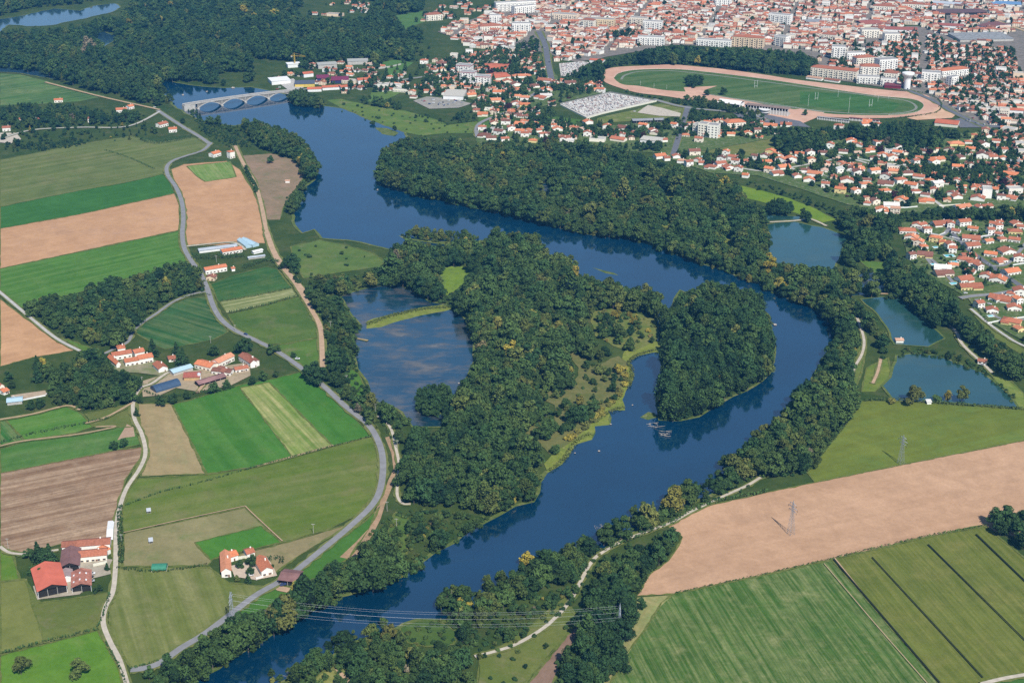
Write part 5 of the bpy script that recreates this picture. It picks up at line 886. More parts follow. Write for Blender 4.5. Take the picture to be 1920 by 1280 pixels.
for p1, p2, D, h, rh, rm, wm, lab, ro in (
 ((905, 136), (948, 138), 42, 7, 2.5, HALL, WHITE, 'market hall with huge orange roof, farther of two', 'g'), ((915, 155), (958, 150), 34, 6, 2.5, HALL, plain('cream_wall', (.7, .6, .45)), 'market hall with huge orange roof, nearer of two', 'g'),
 ((831, 187), (868, 188), 40, 6, .8, plain('off_white_roof', (.55, .52, .45)), WHITE, 'big white supermarket with flat pale roof and blue base', 'm'), ((1200, 268), (1237, 272), 16, 5, 1.2, plain('off_white_roof', (.6, .52, .4)), WHITE, 'white hall with pale cream roof left of the grey road end', 'm'),
 ((1105, 118), (1130, 120), 14, 5, 1.5, HALL, WHITE, 'orange roofed hall beside the small cemetery', 'g'), ((1618, 52), (1656, 50), 40, 6, 3, plain('dull_red_roof', (.36, .12, .09)), plain('cream_wall', (.7, .6, .45)), 'large red roofed hall on the avenue in the upper right', 'g'),
 ((1655, 60), (1720, 62), 30, 5, 2, plain('dull_red_roof', (.36, .12, .09)), WHITE, 'wide red roofed warehouse right of the large hall', 'g'), ((1750, 52), (1806, 55), 26, 5, 2, plain('dull_red_roof', (.36, .12, .09)), WHITE, 'long red roofed warehouse near the sheds', 'g'),
 ((1800, 80), (1900, 78), 60, 5, 1, plain('saw_roof', (.33, .34, .34), .8, .25, .2), CONC, 'vast grey factory with ribbed roof at the upper right', 'm'), ((1855, 58), (1895, 52), 30, 6, 2, plain('dark_red_shed_roof', (.22, .10, .09)), WHITE, 'white gabled factory shed with dark red roof', 'x'),
 ((1760, 30), (1850, 28), 40, 5, 2, plain('dark_brown_roof', (.15, .09, .09)), DARK, 'dark brown roofed works near the railway', 'g'), ((1860, 12), (1915, 14), 30, 5, 1, plain('blue_roof', (.16, .3, .5)), WHITE, 'blue roofed warehouse in the top right corner', 'm'), ((1745, 10), (1800, 14), 30, 5, 1.5, METAL, WHITE, 'grey warehouse left of the blue roofed one', 'g'),
 ((1855, 212), (1882, 216), 20, 5, 1, plain('off_white_roof', (.6, .58, .52)), WHITE, 'white garage hall with pale roof at the right edge', 'm'), ((1884, 212), (1918, 214), 12, 5, 2, HALL, WHITE, 'long white building with orange roof at the right edge', 'g'), ((1752, 236), (1795, 240), 26, 4.5, 2.2, HALL, plain('cream_wall', (.7, .6, .45)), 'club house with broad orange roof beside the car park', 'g'),
 ((1658, 166), (1688, 168), 16, 5, .6, plain('crimson_roof', (.2, .06, .07)), plain('crimson_wall', (.22, .02, .04)), 'dark crimson hall beside the water tower', 'm'), ((510, 160), (545, 157), 26, 6, .6, WHITE, WHITE, 'white flat roofed store at the far end of the bridge', 'm'),
 ((553, 164), (590, 163), 22, 5, 1, plain('dark_grey_roof', (.1, .12, .16)), plain('yellow_wall', (.7, .52, .12)), 'yellow building with dark grey roof near the bridge', 'm'), ((577, 173), (603, 172), 12, 4.5, 1.8, HALL, WHITE, 'white house with red roof nearest the bridge end', 'g'), ((595, 153), (618, 152), 20, 5, 1, plain('wine_roof', (.22, .04, .09)), plain('navy_wall', (.04, .05, .12)), 'wine red roofed store, left one', 'm'),
 ((622, 157), (654, 156), 24, 5, 1, plain('wine_roof', (.22, .04, .09)), plain('navy_wall', (.04, .05, .12)), 'wine red roofed store, right one', 'm'), ((605, 170), (640, 168), 12, 4.5, 1.8, HALL, WHITE, 'white terrace with orange roof behind the bank trees', 'g'), ((672, 158), (696, 156), 16, 6, 2, HALL, WHITE, 'large white inn with orange roof by the lane', 'g'), ((640, 170), (656, 168), 12, 5, 2, HALL, WHITE, 'small white house with orange roof right of the terrace', 'g'),
 ((597, 130), (632, 128), 16, 7, 1, plain('concrete_roof', (.42, .42, .38)), CONC, 'old concrete mill building by the far wood', 'm'), ((652, 122), (690, 121), 16, 6, 1, plain('concrete_roof', (.42, .42, .38)), CONC, 'long grey mill shed by the far wood', 'm'), ((540, 128), (566, 126), 14, 6, .5, WHITE, WHITE, 'white building site box under the yellow crane', 'm'), ((570, 146), (588, 144), 12, 6, 2, HALL, WHITE, 'tall orange roofed house behind the riverside stores', 'g'),
 ((1187, 232), (1246, 230), 12, 4, 1.2, plain('grey_roof', (.30, .31, .33)), DARK, 'long grey roofed stand on the sports ground', 'g'), ((1513, 46), (1545, 44), 20, 4, 1, plain('grey_roof', (.30, .31, .33)), WHITE, 'low grey workshop in the old town', 'm')):
    barn(p1, p2, D, h, rh, rm, wm, lab, 'halls and workshops of the town', roof=ro, open_front='stand' in lab, name='town_hall' if 0 else 'hall', cat='hall')
    x, y, rz, L = between(p1, p2, D); SPOT.append((x, y, max(L, D)*.45+2))

# ---------------------------------------------------------------- single trees, hedges, gardens
TREES = '''40,1264,13,o,.66,small round tree alone in the bright meadow, left one|151,1269,14,o,.62,round tree alone in the bright meadow, right one|95,1055,15,c,.25,tall dark conifer behind the farm, rightmost of its clump|72,1052,15,c,.2,tall narrow dark conifer behind the farm, leftmost of its clump|84,1060,14,c,.22,broad dark conifer behind the farm, middle of its clump|54,1047,8,o,.3,small dark tree at the bend of the pale track|78,1084,9,o,.35,round tree between the conifers and the salmon barn|62,1080,8,o,.3,low dark tree left of the salmon barn|100,1075,7,o,.4,low green tree touching the purplish barn|201,1069,6,c,.2,little blue green conifer beside the farm lane|188,1108,5,o,.3,shrubby tree below the patched barn, right|180,1112,5,o,.35,shrubby tree below the patched barn, left|449,1066,7,o,.35,round courtyard tree, left one|474,1061,9,o,.32,round courtyard tree, back right one|470,1078,7,o,.3,round courtyard tree, front one|465,1092,7,c,.25,dark conifer in front of the courtyard|445,1090,5,o,.68,small yellowish tree in front of the orange roof|510,1066,3,b,.3,clipped bush beside the rusty roofed house|1865,988,15,o,.3,dark tree in the clump right of the tan field, leftmost|1882,985,16,o,.27,dark tree in the clump right of the tan field, tallest|1895,998,15,o,.32,dark tree in the clump right of the tan field, middle|1876,1004,13,o,.3,dark tree in the clump right of the tan field, lower left|1908,1012,15,o,.28,dark tree in the clump right of the tan field, lower middle|1918,1030,14,o,.33,dark tree in the clump right of the tan field, lowest|1915,985,13,o,.25,dark tree at the frame edge right of the tan field|1712,756,17,o,.74,large tree with golden top on the green pond bank|1777,752,10,p,.84,small golden tree on the green pond bank|1803,754,15,o,.7,slender olive tree on the green pond bank|1757,752,6,b,.5,grey green bush on the pond bank|1672,757,5,b,.8,small yellow bush at the pond corner|302,762,10,o,.3,dark tree under the arched hay store, left one|327,757,10,o,.3,dark tree under the arched hay store, middle one|351,748,8,o,.3,dark tree under the arched hay store, right one|259,756,7,o,.35,tree at the lane fork, upper one|256,780,8,c,.3,narrow tree by the lane fork, lower one|403,738,11,o,.33,big dark tree in front of the long farm shed|426,729,9,o,.34,smaller dark tree right of the long farm shed|473,723,9,o,.3,round dark tree at the green field corner, left|494,714,10,o,.4,brownish round tree at the green field corner, middle|518,708,7,o,.42,brownish round tree at the green field corner, right|214,843,8,o,.25,small dark tree on the plowed field edge, left|232,840,9,o,.25,small dark tree on the plowed field edge, right|578,714,15,o,.22,dark tree in the roadside clump, left|592,724,17,o,.2,dark tree in the roadside clump, front|606,716,15,o,.24,dark tree in the roadside clump, right|590,704,15,o,.22,dark tree in the roadside clump, back|550,671,6,o,.3,lone dark bushy tree in the olive pasture|508,665,11,o,.4,mixed tree touching the road, lower|522,660,8,o,.45,mixed tree touching the road, upper|460,664,17,o,.22,big dark oak above the hamlet|402,668,12,o,.3,round tree above the hamlet yard|345,690,19,c,.2,tall dark fir left of the farm drive, front|338,684,15,c,.22,dark fir left of the farm drive, middle|331,666,13,c,.2,small dark fir left of the farm drive, back|287,668,17,c,.15,blue grey cedar beside the tiled courtyard farm|195,676,9,c,.2,pointed cypress by the wood|81,690,10,o,.86,golden yellow tree at the hamlet wood edge|70,692,13,c,.25,dark conifer touching the golden tree|71,716,15,c,.15,tall dark conifer below the golden tree|17,714,10,o,.25,large dark tree above the western cream house|23,728,8,o,.4,green tree right of the western cream house|60,768,9,o,.25,dark round tree left of the hamlet wood, left|76,765,10,o,.28,dark round tree left of the hamlet wood, right|508,306,11,o,.3,lone dark tree in the brown meadow|537,505,13,o,.22,dark tree clump above the pasture, left|550,500,15,o,.22,dark tree clump above the pasture, middle|557,512,13,o,.24,dark tree clump above the pasture, right|640,477,4,b,.5,small bush in the pasture|580,483,4,b,.3,dark bush in the pasture|1100,692,9,o,.4,tree in the brown clearing, top|1125,702,9,b,.66,silvery shrub in the brown clearing|1111,722,7,o,.4,small tree in the brown clearing, centre|1048,735,14,o,.38,large tree in the brown clearing, left|1062,732,15,o,.4,large tree in the brown clearing, upper left|1152,716,9,o,.25,dark tree in the brown clearing, right|1148,736,10,o,.25,dark tree in the brown clearing, lower right|1060,768,11,o,.4,slim tree in the brown clearing|1047,782,9,o,.38,smaller slim tree in the brown clearing|1078,796,17,o,.22,tallest dark tree in the brown clearing, left half|1092,790,16,o,.24,tallest dark tree in the brown clearing, right half|1067,804,9,b,.4,grey green bush in the brown clearing|1047,808,5,b,.3,small dark bush in the brown clearing|1110,772,12,o,.4,tree above the shore reeds|1016,822,15,o,.42,big tree at the clearing edge, left|1030,815,15,o,.45,big tree at the clearing edge, right|1042,852,9,o,.45,tree at the lower clearing end|1325,180,11,o,.35,round tree at the racecourse curve end|1356,179,13,o,.25,big dark tree on the racecourse infield|1510,217,9,o,.25,round tree behind the long stand|645,197,4,b,.35,small bush on the riverside meadow, first from left|670,200,4,b,.35,small bush on the riverside meadow, second from left|699,234,6,b,.35,dark bush on the meadow shore|711,223,5,b,.35,dark bush in the middle of the riverside meadow|740,246,9,o,.33,dark tree on the meadow shore|780,222,6,o,.33,round tree on the riverside meadow, upper|798,230,6,o,.33,round tree on the riverside meadow, right|393,234,13,o,.4,round tree below the bridge, left|410,235,15,o,.4,round tree below the bridge, right|343,232,9,o,.35,dark tree beside the bridge road|466,250,17,o,.3,tall dark tree below the bridge, by the water|1035,690,12,o,.87,golden tree at the dark creek|1190,612,10,o,.85,golden tree near the inner channel|1345,732,14,p,.86,golden poplar on the peninsula shore|1424,712,13,p,.86,golden poplar at the peninsula's right tip|872,1150,12,o,.87,bright yellow tree by the near river bank|988,1062,12,o,.86,yellow tree by the open river|706,1102,9,o,.86,yellow tree low on the far bank|747,1086,7,o,.87,small yellow tree on the far bank|960,947,9,o,.85,yellow tree at the wood's river corner|175,232,16,o,.12,big blue cedar in the western gardens'''
KC = {'o': 'oak', 'p': 'poplar', 'c': 'cone', 'b': 'bush'}
for q in TREES.split('|'):
    a = q.split(','); x, y = G(float(a[0]), float(a[1])); k = KC[a[3]]
    tree_obj(x, y, float(a[2])*(1 if k != 'bush' else 1), k, float(a[4]), {'oak': 1.15, 'poplar': 1.4, 'cone': 1.3, 'bush': 1.0}[k], None, ', '.join(a[5:]).strip().replace(', ', ' ', 0))
def dead(px, py, h, label): x, y = G(px, py); e = empty('dead_tree', x, y, random.random()*6); e.scale = (h, h, h); link('branches', bare_mesh(int(px)), e); tag(e, label, 'dead tree')
dead(1120, 1006, 12, 'bleached bare tree leaning over the river'); dead(1131, 1000, 10, 'reddish bare tree right of the bleached one'); dead(845, 1135, 13, 'pale leafless willow on the near bank, right one'); dead(832, 1140, 12, 'pale leafless willow on the near bank, left one')
dead(541, 1279, 9, 'whitish bare shrub at the bottom edge'); dead(1492, 795, 14, 'pale bare trunk among the right bank trees'); dead(1482, 802, 12, 'second pale bare trunk among the right bank trees'); dead(1186, 655, 7, 'bare bush at the head of the inner channel')
# rows of little trees and shore bushes
def along(px, step, h, kind, tint, lab, grp, jit=1.5, hv=.2):
    pts = smooth([G(*p) for p in P(px)], 8); d = 0; last = pts[0]; k = 0
    for p in pts[1:]:
        d += math.dist(p, last); last = p
        if d >= step:
            d = 0; k += 1; tree_obj(p[0]+random.uniform(-jit, jit), p[1]+random.uniform(-jit, jit), h*random.uniform(1-hv, 1+hv), kind, min(.95, max(0, tint+random.uniform(-.06, .06))), 1.15, None, f'{ORD[min(k-1, 70)]} of the {lab}', grp)
along('460,315 466,330 474,345 484,362', 9, 6, 'oak', .25, 'small dark trees along the tan track, counted from the top', 'small trees along the tan track')
along('1180,690 1172,712 1166,735 1150,752 1132,772 1110,790 1090,808 1070,828', 7, 4.5, 'bush', .80, 'yellowish bushes along the reedy shore, counted downstream', 'yellow shore bushes', 3)
along('1112,585 1140,588 1165,592 1190,598', 9, 6, 'oak', .80, 'yellow saplings in the upper island clearing, from the left', 'yellow saplings', 5)
along('605,560 640,585 660,600', 8, 4, 'bush', .4, 'bushes by the upper pond shore, counted downhill', 'pond shore bushes', 6)
along('1250,192 1290,199 1340,206 1400,214 1430,222', 13, 7, 'oak', .42, 'round plane trees along the racecourse car park, from the left', 'plane trees by the car park', 2)
along('1165,170 1200,180 1240,186', 10, 4, 'bush', .45, 'low bushes under the racetrack curve, from the left', 'bushes under the racetrack curve', 1)
def hedge(px, w, h, tint, label, sm=True, name='hedge', cat='hedge', dens=1.6):
    pts = [G(*p) for p in P(px)]; pts = smooth(pts, 5) if sm else pts; r = np.random.default_rng(len(px)+int(h*10)); V, Fc = [], []
    for a, b in zip(pts[:-1], pts[1:]):
        d = math.dist(a, b); k = int(d*w*dens)+1
        for _ in range(k):
            t = r.random(); u = r.uniform(-1, 1)*w/2; nx, ny = -(b[1]-a[1])/max(d, .01), (b[0]-a[0])/max(d, .01); zz = h*sqrt(r.random())*(1-.4*(2*u/w)**2)
            c = np.array((a[0]+(b[0]-a[0])*t+nx*u, a[1]+(b[1]-a[1])*t+ny*u, zz)); e1 = r.normal(size=3); e1 /= np.linalg.norm(e1); e2 = np.cross(e1, r.normal(size=3)); e2 /= np.linalg.norm(e2); s = r.uniform(.35, .75)
            n = len(V); V += [tuple(c-e1*s-e2*s*.5), tuple(c+e1*s-e2*s*.6), tuple(c+e1*s*.7+e2*s), tuple(c-e1*s+e2*s*.6)]; Fc.append((n, n+1, n+2, n+3))
    V = [(v[0], v[1], max(v[2], .02)+ZT) for v in V]
    me = bpy.data.meshes.new(name); me.from_pydata(V, [], Fc); me.materials.append(LEAF); o = link(name, me); o['tint'] = tint; return tag(o, label, cat)
for a_ in (('245,1255 275,1248 298,1240', 1.5, 1.2, .4, 'thin hedge on the last bend of the farm lane'), ('218,1066 300,1073 390,1060', 2, 1, .45, 'low ditch vegetation along the paddock'), ('0,1227 87,1205 184,1181', 1.6, 1.6, .3, 'dark hedge above the bright meadow'), ('184,1178 196,1150 206,1115', 1.5, 1.6, .3, 'hedge following the farm lane'),
 ('197,1202 225,1255 236,1282', 1.3, 1.3, .3, 'low hedge at the left of the lane end'), ('225,950 226,1000 228,1060', 4, 2, .42, 'green verge strip right of the lane'), ('460,1058 525,1050 527,1060', 3, 3, .25, 'tall dark hedge beside the rusty roofed house'), ('0,832 60,815 160,795 205,785', 2.2, 1.6, .35, 'broken hedge between the left fields'),
 ('232,950 300,925 380,905 480,876', 1.2, .8, .3, 'thin weedy line across the olive meadow'), ('480,876 550,858 625,838 697,819', 1.2, .7, .35, 'grassy field edge below the striped field'), ('270,735 300,745 350,742 385,735', 2, 1.6, .25, 'dark hedge around the hay store'), ('385,740 415,735 440,728', 3, 2.2, .25, 'clipped hedge in front of the long farm shed'),
 ('262,262 297,270 362,258', 5, 4, .22, 'tall dark hedge framing the garden by the road'), ('412,566 480,556 547,541', 1.5, 1.3, .35, 'hedge at the top of the striped plot'), ('425,588 480,578 560,556', 2.5, 1.8, .3, 'dark hedge below the striped plot'), ('195,282 240,296 290,318', 1.5, .8, .3, 'thin ditch line in the big olive field'),
 ('360,485 400,486 460,482', 6, 4.5, .25, 'tall hedge below the grey greenhouse'), ('455,505 500,490 520,495', 6, 3.5, .3, 'bushy belt behind the long farmhouse'), ('1620,752 1680,751 1800,760 1925,769', 3.5, 1.6, .55, 'rough grass strip between pond and green field'), ('1513,886 1545,847 1590,790 1612,752', 3, 2, .45, 'bushy edge of the green field'),
 ('1250,1053 1217,1077 1197,1116', 3, 2.5, .3, 'bushes on the tan field corner'), ('1440,922 1310,951 1255,985', 4, 1.6, .42, 'green verge between path and tan field'), ('1262,1114 1440,1076 1565,1047', 1.2, .25, .5, 'grassy border between tan and striped fields'), ('1565,1047 1735,1007 1850,986', 1.6, .35, .55, 'grass border above the maize field'),
 ('1590,159.5 1640,166 1700,171.5 1735,177 1757,187 1765,199 1754,213 1700,221 1660,225', 2, 1.6, .3, 'clipped hedge round the far curve of the racetrack'), ('1765,545 1800,543 1850,538', 2, 1.4, .35, 'hedge in front of the long yellow house'), ('1850,538 1880,530 1905,522', 2, 1.6, .35, 'hedge on the corner of the straight grey road'),
 ('1826,566 1835,585 1852,606', 1.5, 1.3, .3, 'dark hedge along the estate edge'), ('815,232 850,233 897,228', 2, 1.5, .25, 'dark hedge closing the riverside meadow'), ('340,560 380,553 395,556', 1.5, .8, .6, 'dry grass bank above the vineyard'), ('1040,190 1100,176 1145,173', 2.5, 2, .3, 'hedge behind the cemetery'), ('688,610 740,592 800,580 850,577', 6, 1.1, .66, 'tall reeds on the dyke across the pond'),
 ('1030,885 1058,862 1080,830 1108,815', 4, 1.2, .7, 'pale reeds at the lower island shore'), ('1118,792 1142,775 1170,765', 4, 1.2, .7, 'pale reeds on the little cape'), ('1178,728 1186,700 1180,680 1202,665 1230,658', 4, 1.2, .68, 'pale reeds round the head of the inner channel'), ('1242,690 1246,712', 4, 1.2, .68, 'pale reeds on the peninsula side of the channel'), ('1250,985 1180,1014 1130,1035', 3, 1.5, .4, 'bushy verge beside the white path')):
    hedge(*a_, dens=1.1)
def near_spot(x, y, pad=0): return any((x-a)**2+(y-b)**2 < (c+pad)**2 for a, b, c in SPOT)
ROADL = []
for nme, px, w, m in ROADS:
    for p in smooth([G(*q) for q in P(px)], 8): ROADL.append((p[0], p[1], w/2))
ROADA = np.array(ROADL)
def on_road(x, y, pad): return bool((((ROADA[:, 0]-x)**2+(ROADA[:, 1]-y)**2) < (ROADA[:, 2]+pad)**2).any())
SUBZ = [P('1695,420 1760,414 1920,418 1925,655 1900,628 1832,588 1818,560 1800,550 1762,528 1722,505 1702,480'), P('1235,292 1300,287 1440,296 1500,265 1560,285 1600,265 1700,290 1780,285 1840,260 1925,238 1925,378 1850,380 1760,382 1700,392 1640,392 1600,380 1560,370 1490,335 1420,320 1330,318'),
        P('895,250 965,232 990,240 1080,250 1120,232 1190,240 1285,225 1290,205 1350,222 1440,230 1490,235 1440,262 1290,255 1240,262 1140,262 1000,272 920,262'), P('800,130 860,110 900,100 1000,100 1022,150 1050,150 1120,155 1128,170 1045,195 985,205 915,225 880,190 790,178')]
g_pts, g_idx, g_s, g_t = [], [], [], []
POND_PX = []
for zi, z in enumerate(SUBZ):
    gp = np.array([G(*p) for p in z]); A = (gp.max(0)-gp.min(0)).prod(); n = int(A/ (75 if zi in (0,) else 70))
    xs = rng.uniform(gp[:, 0].min(), gp[:, 0].max(), n); ys = rng.uniform(gp[:, 1].min(), gp[:, 1].max(), n); b = PX(xs, ys, 0*xs); ok = inside(b[0], b[1], z)
    pat = np.sin(xs*.03+zi)*np.cos(ys*.026)+rng.uniform(-.9, .9, n)
    for x, y, q in zip(xs[ok], ys[ok], pat[ok]):
        if q < (-.45 if zi else .0) or near_spot(x, y, -1.5) or on_road(x, y, 2): continue
        k = random.choices((0, 2, 3), (.5, .14, .36))[0]; hh = {0: random.uniform(5, 11), 2: random.uniform(6, 13), 3: random.uniform(2, 4)}[k]*(.75 if zi == 0 else 1.1)
        g_pts.append((x, y, 0)); g_idx.append({0: random.randrange(6), 2: 10+random.randrange(3), 3: 13+random.randrange(4)}[k]); wq = {0: 1.2, 2: 1.3, 3: 1.2}[k]; g_s.append((hh*wq, hh*wq, hh)); g_t.append(1.0 if random.random() < .03 else min(.86, max(0, random.gauss(.34, .14))))
# the old town and far suburbs: beyond the 300 largest, one object
TZ = [(P('820,58 880,40 960,12 1000,-15 2000,-15 2000,28 1900,60 1840,90 1700,45 1620,80 1560,112 1520,95 1400,88 1260,83 1170,92 1080,112 1040,115 1030,60 990,60 960,95 880,90'), 12.5, .86, (0, 2, 3, 4, 4, 5, 6, 7)),
      (P('1530,112 1560,112 1640,85 1700,60 1800,85 1925,100 1925,235 1870,238 1840,225 1790,205 1740,172 1680,158 1600,150'), 13.5, .88, (0, 1, 2, 3, 4)),
      (P('1840,245 1925,240 1925,378 1840,380'), 15, .8, (0, 1, 2, 3)), (P('800,120 900,100 1000,95 1030,130 1045,165 960,215 900,222 880,190 800,178'), 13.5, .85, (0, 1, 2, 3)), (P('895,225 990,212 1045,235 1100,240 1180,240 1200,262 1140,268 1000,262 930,258'), 15, .75, (0, 1, 2, 3)), (P('1235,285 1290,232 1440,235 1500,260 1440,262 1290,258'), 15, .7, (0, 1, 2, 3)), (P('1235,300 1330,292 1440,300 1500,270 1600,290 1640,385 1560,365 1420,325 1330,318'), 17, .5, (0, 1, 2, 3)), (P('1560,300 1600,270 1700,288 1830,262 1925,240 1925,376 1760,380 1640,388 1560,365'), 15.5, .62, (0, 1, 2, 3)), (P('1700,420 1925,418 1925,640 1830,585 1815,555 1720,500'), 17, .45, (0, 1, 2)), (P('960,12 790,45 800,25 860,0 960,-15'), 22, .5, (0, 1, 2)), (P('500,150 560,125 640,118 700,120 760,140 800,170 780,185 700,170 620,178 560,170'), 17, .42, (0, 1, 2, 3)), (P('880,200 960,222 1040,200 1050,170 1140,172 1120,155 1050,150 960,205'), 15, .6, (0, 1, 2)), (P('560,30 600,5 640,-2 690,0 690,25 640,32'), 22, .4, (0, 1, 2)), (P('1300,225 1440,228 1480,240 1440,262 1300,240'), 24, .5, (0, 1, 2))]
HV = []
for L_, D_, h_, rh_, ro_, ex_ in ((12, 9, 3.4, 1.8, 'g', None), (11, 10, 3.4, 1.9, 'h', None), (15, 9, 3.6, 1.8, 'g', (7, 8, 4, -3.5, 3.4, 1.5)), (10, 9, 6, 1.8, 'x', None), (14, 10, 6.5, 2, 'g', None), (12, 12, 8.5, 2, 'h', None), (18, 11, 9.5, 2.2, 'g', None), (14, 11, 7.5, 2.1, 'x', None)):
    a = MB(); wall_mesh(a, L_, D_, h_, rh_, ro_, WALL); roof_mesh(a, L_, D_, h_, rh_, ro_, ROOF)
    if ex_: c = MB(); wall_mesh(c, ex_[0], ex_[1], ex_[4], ex_[5], 'g', WALL); roof_mesh(c, ex_[0], ex_[1], ex_[4], ex_[5], 'g', ROOF); n = len(a.v); a.v += [(p[0]+ex_[2], p[1]+ex_[3], p[2]) for p in c.v]; a.f += [tuple(i+n for i in f) for f in c.f]; a.m += [a.mi(c.mats[k]) for k in c.m]
    a.box(L_*.2, L_*.2+.9, 0, .7, h_, h_+rh_+1, WALL)
    for f in range(max(1, int(h_/2.9))):
        for i in range(int(L_/3.4)):
            xx = -L_/2+L_*(i+.5)/int(L_/3.4); a.box(xx-.5, xx+.5, -D_/2-.05, -D_/2+.02, .9+f*2.8, 2.3+f*2.8, GLASS)
            a.box(-L_/2-.05, -L_/2+.02, -.6, .5, .9+f*2.8, 2.3+f*2.8, GLASS)
    HV.append(a.mesh('town_house'))
for L_, D_, h_ in ((22, 15, 6), (30, 13, 5), (17, 13, 11)):
    a = MB(); wall_mesh(a, L_, D_, h_, 1, 'f', WALL); roof_mesh(a, L_, D_, h_, 1, 'f', CONC if L_ != 30 else plain('flat_roof_felt', (.34, .33, .32)))
    for i in range(int(L_/3)):
        for f in range(int(h_/2.9)): xx = -L_/2+1.5+i*3; a.box(xx-.8, xx+.8, -D_/2-.05, -D_/2+.02, .9+f*2.8, 2.3+f*2.8, GLASS)
    HV.append(a.mesh('town_block'))
h_p, h_i, h_r, h_s, h_t, h_w = [], [], [], [], [], []
for z, sp, pr, ks in TZ:
    gp = np.array([G(*p) for p in z]); an = R(-14); ca, sa = cos(an), sin(an); cx, cy = gp.mean(0); ex = max(gp.max(0)-gp.min(0)); k = int(ex/sp)+2
    for i in range(-k, k):
        for j in range(-k, k):
            if random.random() > pr: continue
            u, v = i*sp+random.uniform(-.22, .22)*sp, j*sp*1.02+random.uniform(-.2, .2)*sp; x, y = cx+u*ca-v*sa, cy+u*sa+v*ca; b = PX(x, y, 0)
            if not inside(np.array([b[0]]), np.array([b[1]]), z)[0] or near_spot(x, y, 4) or on_road(x, y, 5): continue
            if sp < 15 and (j % 7 == 0 and sp < 13 or i % 12 == 0): continue
            h_p.append((x, y, 0)); h_i.append(random.choice(ks) if random.random() > (.07 if y > 1500 else .02) else 8+random.randrange(3)); h_r.append(an+random.choice((0, 0, pi/2, pi, .3, -.4))); s_ = random.uniform(.75, 1.1)*(.92 if sp < 14 else 1); h_s.append((s_, s_*random.uniform(.8, 1.1), random.uniform(.7, 1.1))); h_t.append(random.choice((.12, .25, .34, .4, .45, .5, .55, .62, .78 if sp > 13 else .5, .92))); h_w.append(random.choice((.0, .03, .2, .3, .4, .6, .5)))
            if random.random() < (.6+.4*sin(x*.012)*cos(y*.01) if sp < 13 else .95):
                for _ in range(1 if sp < 13 else 2):
                    hh = random.uniform(5, 11); g_pts.append((x+random.uniform(-.6, .6)*sp, y+random.uniform(-.6, .6)*sp, 0)); g_idx.append(random.randrange(6) if random.random() < .8 else 10+random.randrange(3)); g_s.append((hh*1.1, hh*1.1, hh)); g_t.append(random.gauss(.32, .08))
print('stuff houses', len(h_p), 'garden trees', len(g_pts))
scatter('distant_houses', h_p, np.array(h_r), h_s, h_i, {'tint': h_t, 'wt': h_w}, HV, 'hundreds of small red roofed houses of the far town')
# the 200 largest garden trees stand as trees of their own
gb = [(-g_s[i][2]*scale_at(PX(*g_pts[i][:2], 0)[1]), i) for i in range(len(g_pts))]; gb.sort(); own = {i for s_, i in gb[:190] if 5 < PX(*g_pts[i][:2], 0)[0] < 1910}
for i in own:
    ix = g_idx[i]; k, v = ORDER[ix]; x, y, _ = g_pts[i]; p = PX(x, y, 0); a = next(n for n, f in AREAS if f(*p)); o = tree_obj(x, y, g_s[i][2], k, max(0, g_t[i]), g_s[i][0]/g_s[i][2], None, f'{look(g_t[i]) if g_t[i] < .99 else "dark purple"} garden {KNAME[k][1]} among the {a}', f'{look(g_t[i]) if g_t[i] < .99 else "dark purple"} garden {KNAME[k][1]}s among the {a}', v); o.name = 'garden_tree' if k != 'bush' else 'garden_bush'
ot = [i for i in range(len(g_pts)) if i not in own]
scatter('garden_greenery', [g_pts[i] for i in ot], rng.uniform(0, 6.28, len(ot)), [g_s[i] for i in ot], [g_idx[i] for i in ot], {'tint': [max(0, g_t[i]) for i in ot]}, TV, 'small garden trees and bushes between the houses of the town')

